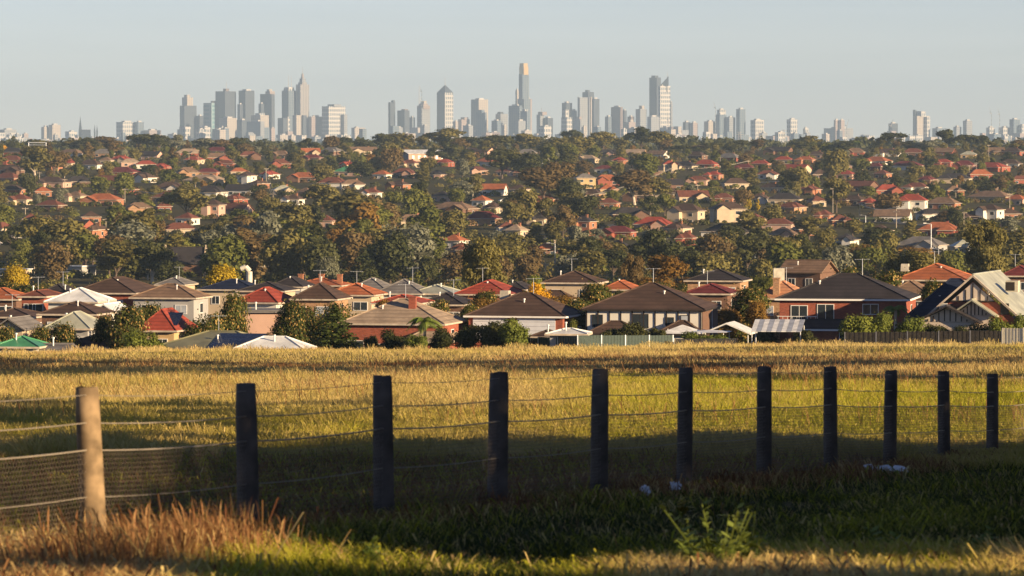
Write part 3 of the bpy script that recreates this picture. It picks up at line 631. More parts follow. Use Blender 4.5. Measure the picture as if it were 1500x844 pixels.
# ================================================================== HILLSIDE HOUSES
def hh(px, base, wpx, roof, wall, st=1, kind='hip', yaw=None, ax='x', auto=True, label=None):
    d = hit(px, base); W = wpx/F*d; st_h = 2.5 if st == 1 else 5.2
    W = min(W, 26); dp = min(12, max(7, W*.6)); rise = 2.2 if W < 12 else 2.8
    if kind == 'flat': rise = .6
    eave = base-st_h*F/d; ridge = eave-rise*F/d
    n = max(2, min(5, int(W/4.5))); wins = []
    for lv in range(st):
        for i in range(n): wins.append(((i+.5)/n*W-W/2, st_h+.3-1.35-lv*2.7, 1.7, 1.25))
    wg = ()
    if kind != 'flat' and random.random() < .65:
        sg = random.choice((-1, 1)); wg = [(sg*W*.24, -dp*.5-.6, W*.42, 5.2, st_h+.28, rise*.72, random.choice(('hip','gable')), 'y')]
    return house(label, px, eave, wpx, d-dp/2, ridge, roof, wall, dp=dp, wings=wg, yaw=random.choice((-32,-25,-15,10,-20)) if yaw is None else yaw, kind=kind, ax=ax, wins=wins, near=False, ant=False, two=(st == 2),
        chim=(W*.2, 0) if random.random() < .35 else None, auto=auto, group='suburban houses across the valley', minh=st_h)
HL = """12,268,40,redbrown,orangebrick,1;100,245,24,red,cream,1;157,241,16,tan,cream,1;178,239,26,red,cream,1;191,244,28,beige,pink,1;214,247,30,red,white,1;178,259,50,maroon,redbrick,1;237,251,24,red,redbrick,1;208,267,38,brown,white,1
275,259,32,tan,tanbrick,1;302,271,58,beige,yellow,1;362,272,22,brown,white,2;115,273,36,dark,brownbrick,1;63,288,24,orange,orangebrick,1;112,295,26,tan,cream,1;150,301,55,orange,orangebrick,1;203,313,38,tan,tanbrick,1;250,283,44,brown,white,1
308,289,44,dark,white,1;75,309,36,redbrown,brownbrick,1;133,327,28,brown,orangebrick,1;142,358,18,brown,orangebrick,2;240,311,20,redbrown,redbrick,1;314,319,24,brown,pink,2;275,329,26,redbrown,white,1;262,345,46,redbrown,cream,1;4,344,18,redbrown,cream,1
12,357,30,grey,grey,1;380,276,22,brown,orangebrick,1;444,267,40,orange,brownbrick,1;410,246,30,redbrown,redbrick,1;458,237,26,maroon,brownbrick,1;508,247,22,red,cream,1;488,275,40,redbrown,white,1;516,277,34,tan,white,1;415,286,28,sage,cream,1
512,258,42,green,pink,1;600,245,24,redbrown,cream,1;652,244,24,red,redbrick,1;700,256,26,redbrown,pink,1;585,278,26,brown,orangebrick,1;648,295,26,dark,pink,1;706,302,22,orange,white,1;478,333,26,redbrown,pink,1;666,363,30,orange,white,1;676,376,26,redbrown,pink,1
742,343,26,redbrown,white,1;908,241,20,red,orangebrick,1;886,254,26,maroon,white,1;980,254,20,red,cream,2;1034,247,34,red,redbrick,1;1114,246,28,red,orangebrick,1;857,276,28,grey,yellow,2;890,285,26,orange,yellow,1;868,292,30,brown,tanbrick,1;892,306,28,redbrown,orangebrick,1
1022,271,30,redbrown,pink,1;1046,263,22,red,orangebrick,1;1077,276,36,brown,cream,1;922,323,54,dark,brownbrick,1;1006,328,46,brown,cream,2;958,338,52,red,pink,1;854,345,32,dark,orangebrick,2;906,350,46,maroon,redbrick,1;992,344,34,brown,cream,1;1066,325,48,brown,cream,2
757,347,24,beige,cream,1;1006,359,22,redbrown,redbrick,1;1113,298,26,brown,white,1;1180,240,26,orange,orangebrick,1;1196,232,26,brown,pink,1;1284,242,40,orange,white,1;1282,250,26,maroon,brownbrick,1;1328,249,46,maroon,white,1;1293,261,20,redbrown,orangebrick,1
1382,244,24,red,redbrick,1;1412,248,30,maroon,redbrick,1;1452,251,48,red,redbrick,1;1419,232,22,sage,yellow,1;1480,246,30,brown,grey,1;1398,268,48,dark,cream,1;1358,270,24,maroon,brownbrick,1;1397,286,24,tan,orangebrick,1;1342,281,34,redbrown,white,1;1206,262,36,brown,brownbrick,1
1300,286,40,red,redbrick,1;1150,300,46,dark,cream,1;1160,312,36,redbrown,tanbrick,1;1196,302,24,redbrown,cream,1;1250,301,36,brown,brownbrick,1;1274,305,24,red,brownbrick,1;1336,311,42,red,white,2;1360,322,32,dark,white,1;1382,306,44,tan,orangebrick,1
1453,296,62,tan,yellow,1;1452,326,30,brown,white,2;1425,326,30,brown,brownbrick,1;1478,322,30,brown,orangebrick,1;1230,332,28,redbrown,orangebrick,1;1208,324,20,redbrown,orangebrick,1;1140,338,44,redbrown,pink,1;1148,353,38,tan,pink,1;1240,362,30,dark,white,1
1350,370,66,grey,grey,1;1410,372,30,sage,grey,1;1125,262,30,redbrown,white,1;1090,252,30,maroon,redbrick,1;1148,240,26,red,cream,1;1494,270,30,redbrown,redbrick,1;1490,300,28,orange,pink,1;1130,282,30,brown,cream,1;1435,262,34,orange,redbrick,1;1240,262,24,red,pink,1
740,258,22,redbrown,pink,1;722,312,24,brown,cream,1;640,262,24,dark,pink,1;560,262,22,orange,white,1;545,290,24,redbrown,white,1;330,246,28,redbrown,redbrick,1;285,240,26,red,cream,1;350,258,26,orange,cream,1;30,300,30,redbrown,cream,1;45,330,24,redbrown,redbrick,1
395,262,24,red,white,1;430,300,26,brown,white,1;345,300,28,redbrown,redbrick,1;185,285,30,redbrown,redbrick,1;20,285,28,brown,orangebrick,1;820,262,26,redbrown,cream,1;800,300,28,redbrown,orangebrick,1;940,275,28,brown,pink,1;760,285,26,brown,cream,1;1060,298,30,redbrown,orangebrick,1
980,290,30,brown,cream,1;1185,285,30,redbrown,orangebrick,1;1180,345,34,brown,orangebrick,1;1290,348,30,brown,cream,1;1105,330,28,redbrown,pink,1;1470,345,30,brown,orangebrick,1;790,330,24,dark,cream,1;800,376,30,orange,brownbrick,1;905,372,26,dark,grey,1"""
for it in HL.replace('\n', ';').split(';'):
    p = it.split(','); hh(float(p[0]), float(p[1]), float(p[2]), p[3], p[4], int(p[5]))
hh(118, 403, 30, 'white', 'grey', kind='flat', label='pale flat-roofed shed deep among the valley trees at left', auto=False)
hh(22, 408, 34, 'white', 'cream', kind='flat', label='white flat-roofed carport near the yellow wattle', auto=False)
# filler houses where the slope is built up
cnt = 0; tries = 0
while cnt < 62 and tries < 6000:
    tries += 1
    px = random.uniform(5, 1495); py = random.choice((random.uniform(226, 262), random.uniform(226, 300), random.uniform(226, 350)))
    dens = .08 if 535 < px < 880 else (1.0 if px > 880 or (px < 360 and py < 320) else (.7 if py < 280 else .08))
    if random.random() > dens: continue
    w = random.uniform(.9, 1.5)*13*F/hit(px, py)
    r = (px-w/2, py-13, px+w/2, py+1)
    if any(min(r[2], q[2])-max(r[0], q[0]) > 4 and min(r[3], q[3]+2)-max(r[1], q[1]) > 2.5 for q in HRECT): continue
    hh(px, py, w, random.choice(('brown','brown','redbrown','redbrown','red','orange','maroon','dark','tan','tan','grey','beige')), random.choice(('cream','white','orangebrick','redbrick','redbrick','brownbrick','brownbrick','tanbrick','pink')), 1, random.choice(('hip','hip','gable')))
    cnt += 1

# ================================================================== TREES
# near row behind the field: px, top, width, d, kind, colour, height comes from the terrain
G1 = 'leafy trees among the near houses'
for px, top, w, d, kind, colr, lab in [
 (60,470,40,520,'round','pear','young green and gold tree left of the beige roof at far left'),(92,465,44,520,'round','pear','leafy tree with gold flecks in front of the sage metal roof'),
 (8,470,36,515,'round','pear','leafy tree cut by the left edge behind the grass'),(152,452,34,522,'round','pear','small leafy tree beside the white gabled garage'),
 (190,437,62,518,'round','pear','broad green and gold tree left of the red-tiled solar roof'),(222,434,40,560,'round','pear','gold-flecked treetop in front of the grey-brown roof'),
 (296,440,60,520,'round','pear','broad leafy tree right of the red-tiled solar roof'),(345,418,50,530,'round','pear','tall leafy tree left of the beige rendered garage'),
 (318,455,40,512,'round','pear','dense leafy tree above the olive metal roof'),(426,431,54,518,'round','pear','leafy tree left of the dark conifer'),
 (464,428,56,530,'round','pear','leafy crown behind the dark conifer'),(507,424,56,545,'round','pear','wide leafy tree above the beige-tiled house'),
 (490,447,86,508,'conifer','fir','large dark feathery conifer at the edge of the field'),
 (633,425,44,560,'round','pear','leafy tree between the beige and brown-roofed houses'),(716,420,56,575,'round','pear','leafy tree in front of the orange-red hip roof'),
 (690,440,40,550,'round','pear','low leafy tree at the back of the brown-tiled garage house'),(786,402,44,600,'round','gold','golden orange autumn tree near the brown hip roof'),
 (868,408,66,590,'round','pear','wide leafy tree between brown roof and half-timbered house'),(900,415,50,600,'round','pear','leafy tree behind the left end of the half-timbered house'),
 (1095,415,70,570,'round','pear','golden-flecked tree between the half-timbered and red brick houses'),(1112,436,40,560,'round','rust','rusty tree left of the two-storey red brick house'),
 (1234,377,54,620,'round','pear','tall gold-flecked tree above the red brick house ridge'),(1286,379,60,620,'round','pear','broad gold-flecked tree right of the ridge tree'),(1205,398,36,600,'round','pear','low leafy tree behind the left slope of the red brick roof'),
 (1368,402,46,560,'round','pear','green and gold tree left of the dark blue roof'),(1425,390,36,560,'round','rust','rusty autumn tree behind the half-timbered gable'),
 (858,448,52,540,'round','dark','dark evergreen added for the black shadow beside the half-timbered house'),(1118,470,40,530,'round','dark','dark tree under the golden-flecked one'),  # evergreen is an added dark mass where the gap lies in black shadow
 (328,381,60,770,'round','yellow','round bright yellow wattle in the valley'),(18,383,50,800,'round','yellow','yellow wattle at the left edge'),(785,392,40,900,'round','shrub','yellow-green tree behind the golden tree'),
 (705,341,66,880,'gum','olive','big dark olive gum towering over the valley'),(975,373,74,900,'gum','rust','orange-olive gum with bare pale limbs in the valley'),(925,370,34,930,'gum','brown','narrow brownish gum left of the orange-olive gum'),
 (480,370,40,900,'round','grey','silver-grey tree behind the three-chimney house'),(1335,362,70,900,'gum','olive','wide olive gum above the orange-tiled house'),(1450,320,66,960,'gum','olive','large gum with pale forked trunk at right'),
 (560,432,40,545,'round','rust','golden shrub-like tree under the orange hip roof')]:
    tree(wx(px, d), d, max(3, wz(top, d)-gz(wx(px, d), d)), w/F*d*1.25, kind, colr, px in (975, 1450), lab, True, G1, z=None)
for px, top, w, d, colr, lab in [
 (575,484,40,502,'dark','dark rounded shrub at the field edge right of the conifer'),(608,488,34,500,'shrub','light green shrub under the palm'),(645,482,42,503,'dark','dark shrub between palm and garages'),
 (688,478,46,504,'dark','dark shrub left of the first white garage door'),(722,470,50,503,'dark','tall dark shrub in front of the brick wall'),(757,468,52,500,'shrub','yellow-green shrub glowing before the white garage'),
 (905,478,46,506,'dark','dark clipped shrub left of the white patio roof'),(935,474,40,506,'dark','dark clipped shrub below the half-timbered house'),(965,480,32,505,'dark','small dark shrub beside the white patio roof'),
 (1020,487,50,503,'shrub','bright yellow-green hedge lit under the patio roofs'),(1050,488,40,503,'shrub','second lit hedge clump under the patio roofs'),(1180,482,40,510,'dark','dark shrub by the carport posts'),
 (1250,463,48,500,'shrub','tall olive shrub behind the left end of the paling fence'),(1285,460,44,501,'shrub','rounded olive shrub behind the paling fence'),(1330,466,44,502,'shrub','olive shrub under the dark blue roof'),
 (1368,472,38,503,'dark','dark shrub in front of the half-timbered gable house'),(1405,478,42,501,'dark','dark low shrub under the small gable'),(1440,476,40,501,'dark','dark shrub right of the small gable'),
 (1468,466,36,500,'shrub','feathery olive shrub left of the cream fence'),(1492,462,34,502,'shrub','feathery olive shrub above the cream fence'),(205,488,56,500,'shrub','olive shrub in the grass right of the brown wings'),
 (228,490,30,500,'shrub','small olive shrub beside the olive metal roof'),(835,470,24,520,'green','small green bush right of the garage wall'),(545,490,30,505,'dark','dark low bush at the conifer foot')]:
    tree(wx(px, d), d, max(1.6, wz(top, d)-gz(wx(px, d), d)), w/F*d, 'shrub', colr, False, lab, True)

# garden and street trees filling the gaps between the near houses
cnt = 0; tries = 0; GP = []
while cnt < 85 and tries < 9000:
    tries += 1
    px = random.uniform(0, 1500); d = random.choice((random.uniform(545, 600), random.uniform(640, 900))); hm = random.uniform(4.5, 8.5); w = hm*random.uniform(.8, 1.1)*F/d; X = wx(px, d); py = pxy(X, d, gz(X, d))[1]; t = py-hm*F/d
    if any(q[4] > d-2 and min(px+w/2, q[2])-max(px-w/2, q[0]) > .5*(q[2]-q[0]) and t < q[1]+8 for q in HRECT if q[4] < 1000) or any(abs(px-p) < 7 for p in GP): continue
    if any(q[0]-w*.3 < px < q[2]+w*.3 and q[4]-3 < d < q[4]+14 for q in HRECT): continue
    GP.append(px); cnt += 1
    tree(X, d, hm, w/F*d, 'round', random.choice(('pear','green','dark','pear','rust','fir')), False, None, True, G1)
def palm(px, top, d, w, label, colr='palm', n=16, seed=3):
    q = random.Random(seed); X = wx(px, d); z = gz(X, d); h = wz(top, d)-z; T = thing('palm_tree', label, 'palm', (X, d, z), 0, None, (px, 500))
    L = w/F*d/2; hc = h-L*.45; mb = MB(); mb.tube((0,0,-.2), (0,0,hc*.5), .2, .16, 8); mb.tube((0,0,hc*.5), (.05,0,hc), .16, .14, 8); mb.build('trunk', M_pole, T)
    for k in range(n):
        a = k*2.4; e = q.uniform(.15, 1.1); fr = MB(); pts = []
        for t in np.linspace(0, 1, 8):
            r = L*1.1*t*math.cos(e*.6); pts.append(Vector((math.cos(a)*r, math.sin(a)*r, hc+math.sin(e)*L*t*1.1-L*.95*t*t)))
        sd = Vector((-math.sin(a), math.cos(a), 0))
        for i in range(7):
            fr.tube(pts[i], pts[i+1], .03, .025, 3)
            for j in range(4):
                p = pts[i].lerp(pts[i+1], j/4); ll = L*.42*math.sin(math.pi*min(1, (i+j/4)/7*.85+.14)); dr = (pts[i+1]-pts[i]).normalized()
                for sg in (-1, 1): e1 = p+sd*sg*ll*.8+dr*ll*.4+Vector((0,0,-ll*.35)); fr.add([p-dr*.06, p+dr*.06, e1], [(0,1,2)])
        fr.build('frond', LM[colr], T)
palm(622, 458, 505, 56, 'green palm with arching fronds in front of the beige-tiled house')
palm(1312, 443, 512, 40, 'pale leafed palm below the right eave of the red brick house', n=14, seed=5)
palm(823, 480, 506, 22, 'small young palm beside the white garage corner', n=9, seed=8)
palm(1255, 205, hit(1256, 222), 14, 'lone palm standing on the ridge beneath the pale apartment blocks', 'palm', 18, 9)

# ridge skyline and notable hillside trees
for px, top, base, w, kind, colr, pale in [
 (20,200,222,24,'conifer','dark',0),(205,196,224,44,'umbrella','dark',0),(150,200,222,34,'gum','brown',0),(165,206,232,34,'gum','brown',0),(232,198,224,30,'gum','dark',0),(258,198,222,26,'gum','grey',1),(350,203,226,34,'gum','dark',0),
 (382,206,226,26,'conifer','dark',0),(425,205,226,22,'conifer','dark',0),(452,204,228,24,'gum','dark',1),(487,199,224,30,'round','brown',0),(504,200,222,22,'round','dark',0),(560,197,222,30,'gum','dark',0),(590,194,222,46,'round','olive',0),
 (620,200,222,20,'gum','olive',0),(652,188,222,54,'gum','olive',0),(684,199,226,34,'umbrella','dark',0),(672,204,228,28,'gum','brown',0),(725,198,226,44,'gum','dark',0),(710,206,228,26,'gum','olive',0),(768,197,222,38,'gum','olive',0),(790,206,226,28,'gum','olive',0),
 (837,190,215,26,'umbrella','dark',0),(822,201,240,58,'round','olive',0),(848,200,238,46,'gum','olive',0),(884,193,224,36,'gum','olive',0),(910,204,224,26,'gum','olive',0),(938,188,226,36,'gum','dark',0),(964,194,228,38,'gum','olive',1),(975,202,228,28,'gum','brown',0),
 (1000,213,228,34,'gum','dark',0),(1045,208,226,30,'umbrella','dark',0),(1072,208,224,28,'round','dark',0),(1025,212,226,26,'umbrella','brown',0),(1188,200,222,26,'gum','olive',0),(1212,208,228,44,'round','green',0),(1172,208,224,26,'gum','dark',0),(1237,207,228,28,'gum','dark',0),
 (1309,193,222,34,'umbrella','dark',0),(1288,202,222,20,'gum','olive',0),(1330,207,222,26,'gum','olive',0),(1360,206,228,34,'gum','grey',0),(1388,190,222,28,'gum','dark',1),(1415,196,222,32,'umbrella','dark',0),(1437,197,222,22,'umbrella','dark',0),(1488,206,224,28,'gum','brown',0),
 (1110,205,222,20,'gum','brown',0),(1085,205,222,22,'gum','dark',0),(1455,208,222,22,'gum','olive',0),(60,206,224,34,'gum','olive',0),(105,205,224,34,'gum','olive',0),(130,203,224,28,'gum','dark',0),(300,203,224,36,'gum','grey',0),(325,206,226,30,'gum','brown',0),(530,205,224,30,'gum','dark',0),
 (52,216,266,56,'gum','olive',1),(78,222,262,44,'gum','brown',0),(115,232,254,24,'conifer','dark',0),(145,258,286,34,'round','green',0),(180,250,290,36,'round','green',0),(216,308,376,40,'tall','olive',0),(98,322,392,66,'gum','olive',0),(60,318,388,56,'gum','olive',0),(125,345,400,52,'gum','green',0),
 (272,276,326,58,'gum','olive',0),(250,278,308,26,'round','green',0),(218,240,262,26,'round','dark',0),(515,284,352,84,'gum','olive',0),(545,300,370,66,'gum','green',0),(530,305,362,44,'round','rust',0),(573,300,346,34,'gum','olive',0),(585,355,394,34,'round','brown',0),(622,304,368,54,'gum','green',0),
 (590,357,404,60,'gum','olive',0),(640,366,402,34,'gum','grey',0),(470,270,320,44,'gum','olive',0),(530,235,262,40,'round','dark',0),(570,215,232,20,'gum','olive',0),(735,220,262,50,'gum','dark',0),(770,222,262,44,'round','dark',0),(795,248,300,70,'gum','brown',0),(820,240,290,52,'gum','brown',0),
 (765,275,330,44,'round','olive',0),(797,290,330,30,'gum','olive',1),(930,250,300,66,'gum','brown',1),(960,262,300,44,'gum','olive',1),(945,225,262,44,'round','green',0),(1078,246,268,38,'round','green',0),(1020,290,312,14,'conifer','green',0),(1045,288,306,10,'conifer','green',0),
 (915,312,336,36,'round','green',0),(875,335,360,24,'gum','grey',1),(995,335,352,18,'conifer','dark',0),(1222,216,268,38,'round','olive',0),(1262,238,275,30,'conifer','dark',0),(1225,262,312,40,'gum','olive',0),(1300,286,324,44,'gum','brown',0),(1170,245,290,40,'gum','olive',0),
 (1340,242,272,26,'gum','olive',0),(1365,240,264,30,'round','olive',0),(1345,275,296,18,'round','grey',0),(1440,262,284,40,'round','dark',0),(1465,255,282,30,'round','green',0),(1185,318,354,40,'gum','olive',0),(1250,322,350,34,'gum','olive',0),(1290,330,372,50,'round','dark',0),
 (1400,304,336,28,'round','dark',0),(1380,310,334,30,'gum','brown',0),(1445,324,368,44,'gum','dark',1),(1478,318,350,34,'gum','grey',0),(1330,362,398,66,'gum','rust',0),(1160,352,392,36,'gum','brown',0),(1100,310,350,44,'gum','olive',0),(1070,330,370,40,'gum','dark',0),
 (745,368,404,50,'round','dark',0),(835,352,386,54,'gum','olive',0),(870,350,396,44,'gum','brown',0),(900,355,392,50,'gum','olive',0),(1030,350,400,50,'gum','green',0),(1060,356,404,44,'gum','brown',0),(1000,372,412,38,'gum','brown',0),(780,360,398,40,'gum','brown',0),
 (400,305,352,50,'gum','dark',0),(430,335,385,60,'gum','olive',0),(455,300,345,40,'round','dark',0),(395,345,398,50,'gum','brown',0),(350,335,380,50,'gum','dark',0),(310,330,366,44,'gum','olive',0),(20,330,372,44,'gum','dark',0),(180,352,400,44,'gum','olive',0),(210,372,408,40,'gum','green',0),
 (1093,290,306,7,'tall','yellow',0),(1098,288,308,6,'tall','yellow',0),(1110,292,310,7,'tall','yellow',0),(565,236,252,16,'round','yellow',0),(752,224,236,12,'round','gold',0),(4,212,226,14,'round','gold',0)]:
    ptree(px, top, base, w, kind, colr, bool(pale))
NT = len([1 for o, p, a_ in REG if o['category'] == 'tree'])
# the rest of the valley and hillside wood, kept off the houses
placed = []; cnt = 0; tries = 0; TGT = 620
while cnt < TGT and tries < 20000:
    tries += 1
    px = random.uniform(-10, 1510); py = random.choice((random.uniform(220, 262), random.uniform(222, 320), random.uniform(290, 425), random.uniform(335, 428)))
    if py < 300 and px > 900 and random.random() < .25: continue
    d = hit(px, py); big_ = py > 305 or 535 < px < 880; hm = random.uniform(4, 8) if py < 233 else (random.uniform(9, 18) if big_ else random.uniform(5.5, 12)); h = hm*F/d; w = h*random.uniform(.75, 1.25)
    r = (px-w/2, py-h, px+w/2, py)
    if any(q[4] > d-10 and min(r[2], q[2])-max(r[0], q[0]) > .3*(q[2]-q[0]) and min(r[3], q[3])-max(r[1], q[1]) > .62*(q[3]-q[1]) for q in HRECT): continue
    if any(abs(px-a_) < w*.36 and abs(py-b_) < 5 for a_, b_ in placed): continue
    placed.append((px, py)); cnt += 1
    kind = random.choices(('gum','round','tall','conifer'), (4.2,3.9,.8,.6))[0]
    colr = random.choices(('olive','dark','green','brown','grey','rust'), (5,3.2,3,1.8,1,.35))[0]
    tree(wx(px, d), d, hm, w/F*d, kind, colr, random.random() < .15)
# undergrowth and the smaller trees nobody could count
def foliage_cloud(name, pts, n_each, s, mt, seed):
    g = np.random.default_rng(seed); P = np.repeat(np.array(pts), n_each, 0); n = len(P)
    D = g.normal(size=(n,3)); D /= np.linalg.norm(D, axis=1)[:,None]; D[:,2] = abs(D[:,2]); C = P[:,:3]+D*P[:,3:4]*np.array([1,1,.9])*(.7+.4*g.random((n,1)))
    nn = D+g.normal(size=(n,3))*.5; nn /= np.linalg.norm(nn, axis=1)[:,None]; t = np.cross(nn, g.normal(size=(n,3))); t /= np.linalg.norm(t, axis=1)[:,None]; b_ = np.cross(nn, t)
    sz = (s*(.6+.8*g.random(n)))[:,None]; V = np.stack([C-t*sz*.5, C-b_*sz*.4, C+t*sz*.5, C+b_*sz*.4], 1).reshape(-1,3)
    o = bpy.data.objects.new(name, npmesh(name, V, np.arange(n*4).reshape(-1,4), [mt], {'rnd': ('FACE', np.clip(g.random(n)*.5+np.repeat(g.random(len(pts)), n_each)*.5, 0, 1)), 'rnd2': ('FACE', g.random(n))}, 4)); COL.objects.link(o); return o
FRONT = [[], [], [], []]
for q_ in HRECT:
    if q_[4] < 1150: continue
    n_ = max(2, int((q_[2]-q_[0])/9))
    for i in range(n_+1):
        if random.random() < .2: continue
        px = q_[0]+(q_[2]-q_[0])*(i+random.uniform(-.4,.4))/n_; d = q_[4]-random.uniform(2, 8); rr = random.uniform(.9, 2.3); x = wx(px, d); FRONT[random.choice((0,0,1,1,2,3))].append((x, d, gz(x, d)+rr*random.uniform(-.1,.35), rr))
for ki, (mt_, k, seed) in enumerate((('olive', 700, 1), ('dark', 600, 2), ('brown', 350, 3), ('green', 400, 5))):
    pts = FRONT[ki]; k += len(pts)
    t_ = 0
    while len(pts) < k and t_ < 9000:
        t_ += 1; px = random.uniform(-60, 1560); py = random.choice((random.uniform(216, 300), random.uniform(300, 432))); d = hit(px, py); rr = random.uniform(1.6, 3.6); w = rr*F/d
        if any(q[0] < px+w*.6 and q[2] > px-w*.6 and q[3] > py-w*1.3 and q[1] < py and q[4] > d-12 for q in HRECT): continue
        x = wx(px, d); pts.append((x, d, gz(x, d)+rr*.1, rr))
    o = foliage_cloud('undergrowth', pts, 110, .75, LM[mt_], seed); o['kind'] = 'stuff'; o['label'] = {'olive': 'olive', 'dark': 'dark green', 'brown': 'brownish', 'green': 'mid green'}[mt_]+' undergrowth and small bushes between the hillside houses'; o['category'] = 'undergrowth'
# far wooded plain beyond the ridge
pts = []
for _ in range(1500): d = random.uniform(3900, 9000); px = random.uniform(-80, 1580); x = wx(px, d); pts.append((x, d, gz(x, d)+2, random.uniform(5, 11)))
for _ in range(1300): d = random.uniform(9000, 15500); px = random.uniform(-80, 1580); x = wx(px, d); pts.append((x, d, gz(x, d)+2, random.uniform(9, 20)))
o = foliage_cloud('distant_wood', pts, 50, 4.5, LM['dark'], 9); o['kind'] = 'stuff'; o['label'] = 'hazy blue-green wood beyond the ridge at the foot of the skyline'; o['category'] = 'wood'

# trees beyond the right edge of the frame; their shadows lie across the field
def offtree(x, d, h, w, kind='gum', near=True, label='trees'):
    return tree(x, d, h, w, kind, 'olive', False, label, near, 'shade trees standing to the right of the view')
for x, d, h, w in [
    (15,29.4,6.6,8.5),(15.2,34.5,7,9.5),(15.5,40,7,9.5),(16,45,7,9.5),(16,50,7,9.5),(16.5,55,6.5,9),(17,60,5.4,7),
    (14.5,19.4,5.0,5.7),(15,25.4,4.9,4.8),
    (31,42,27,12),(32,48,28,12),(30.5,54,28,12),(31.5,60,28,12),(30.5,66,28,12),(31.5,72,28,12),(31,78,28,12),(30.5,84,27,12),
    (38,138,20,15),(40,149,22,16),(42,171,21,16),(43,182,22,17),(44,193,22,17),(46,215,23,17),(47,226,22,17),(50,249,20,16)]:
    offtree(x, d, h, w, 'gum' if h > 10 and (d < 110 or int(d) % 2) else 'round', label='%s outside the right edge shading the %s' % ('low tree' if h < 10 else 'tall tree', 'fence line' if h < 10 else ('near field' if d < 110 else 'far field')))

def car(px, base, paint, label, rz, d=None):
    d = d or hit(px, base); X = wx(px, d); z = gz(X, d); T = thing('parked_car', label, 'car', (X, d, z+.1), rz, 'cars parked in the suburb', (px, base)); q = MB()
    P = [(-2.15,.35),(-2.1,.8),(-1.5,.92),(-.9,1.4),(.75,1.42),(1.35,.95),(2.05,.85),(2.2,.4),(2.1,.25),(-2.1,.25)]; n = len(P)
    q.add([(a_, -.85 if b_ < 1 else -.68, b_) for a_, b_ in P]+[(a_, .85 if b_ < 1 else .68, b_) for a_, b_ in P], [tuple(range(n))[::-1], tuple(range(n, 2*n))]+[(i, (i+1) % n, n+(i+1) % n, n+i) for i in range(n)]); q.build('body', mat('car_paint_'+paint, {'white': (.7,.7,.7), 'silver': (.4,.42,.45), 'blue': (.04,.08,.2)}[paint], .25, .05, spec=.6), T)
    q = MB()
    for sy in (-1, 1): q.add([(-1.3,sy*.86,.96),(1.15,sy*.86,.98),(.65,sy*.72,1.34),(-.85,sy*.72,1.32)], [(0,1,2,3)])
    q.add([(1.38,-.7,.99),(1.38,.7,.99),(.86,.6,1.4),(.86,-.6,1.4)], [(0,1,2,3)]); q.add([(-1.52,-.7,.97),(-1.52,.7,.97),(-.99,.6,1.39),(-.99,-.6,1.39)], [(0,3,2,1)]); q.build('windows', M_glass, T)
    for a_ in (-1.35, 1.35):
        for sy in (-1, 1): q = MB(); q.tube((a_, sy*.7, .32), (a_, sy*.9, .32), .33, .33, 12); q.build('wheel', M_trim, T)
for a in ((84,271,'silver','silver car parked on the left hillside street',.2),(738,296,'white','white car parked in a yard right of the wooded centre slope',.4),(747,297,'silver','silver car parked beside the white one on the slope',.1),(1298,352,'white','white car parked in the valley street at right',.1),(1228,380,'blue','dark blue car parked on the valley road at right',.15)): car(*a)
car(535, 505, 'white', 'white car nose at the foot of the dark feathery conifer', 1.2, 506)

# ================================================================== POLES
def pole(px, top, base, arm=8, lamp=False, lean=0, d=None, label=None):
    d = d or hit(px, base); X = wx(px, d); z = gz(X, d); h = wz(top, d)-z; r = .17
    T = thing('street_lamp' if lamp else 'power_pole', label or ('slender grey street lamp' if lamp else 'wooden power pole with crossarm'), 'street lamp' if lamp else 'power pole', (X, d, z), random.uniform(-.5, .5), 'street lamps in the valley' if lamp else 'power poles in the suburb', (px, base), label is None)
    q = MB(); q.tube((0,0,-.5), (0,0,h), r, r*.75, 7); q.build('pole', M_steel if lamp else M_pole, T)
    if lamp:
        q = MB(); q.tube((0,0,h-.1), (-1.8,0,h+.25), .09, .07, 5); q.build('arm', M_steel, T); q = MB(); q.box((-2.2,0,h+.24), (1.0,.35,.2)); q.build('lamp_head', M_white, T)
    else:
        for dz in ((.5,) if arm < 9 else (.5, 2.2)):
            q = MB(); q.box((0,-.14,h-dz), (2.6,.16,.18)); [q.tube((u,-.14,h-dz+.05),(u,-.14,h-dz+.35), .06,.06,5) for u in (-1.2,-.7,.7,1.2)]; q.build('crossarm', M_pole, T)
    return (X, d, z+h-.3)
PP = {}
for i, (px, t, b_, arm) in enumerate([(50,369,402,9),(202,377,392,9),(98,388,416,8),(221,393,418,8),(290,380,404,9),(387,380,410,9),(95,262,276,8),(183,276,297,8),(37,304,322,8),(58,252,270,8),(85,240,258,8),(277,224,242,8),(331,282,302,8),(291,230,242,8),(155,320,335,8),
    (390,246,272,8),(400,283,306,8),(490,226,238,8),(505,222,240,8),(555,228,246,8),(562,215,236,8),(644,347,370,8),(643,392,404,8),(702,265,277,8),(849,288,312,8),(983,246,270,8),(1055,230,252,8),(1096,235,252,8),(1062,283,294,8),(1085,287,300,8),(1022,270,290,8),
    (1128,345,368,8),(1155,345,382,8),(1155,262,272,8),(1259,297,323,8),(1400,279,292,8),(1479,283,308,8),(1313,302,338,9),(1237,206,228,8),(1430,238,252,8),(1420,242,258,8),(1440,213,228,8),(1412,310,330,8),(925,247,264,8),(953,297,320,8),(799,385,404,8),(837,380,396,8),(1220,275,312,8),(1352,245,262,8),(1448,212,232,8)]):
    PP[i] = pole(px, t, b_, arm)
for px, t, b_ in ((813,357,390),(1364,328,382),(140,366,382),(865,303,330),(1106,347,378),(1375,365,384),(375,352,375),(1268,316,330)): pole(px, t, b_, lamp=True)
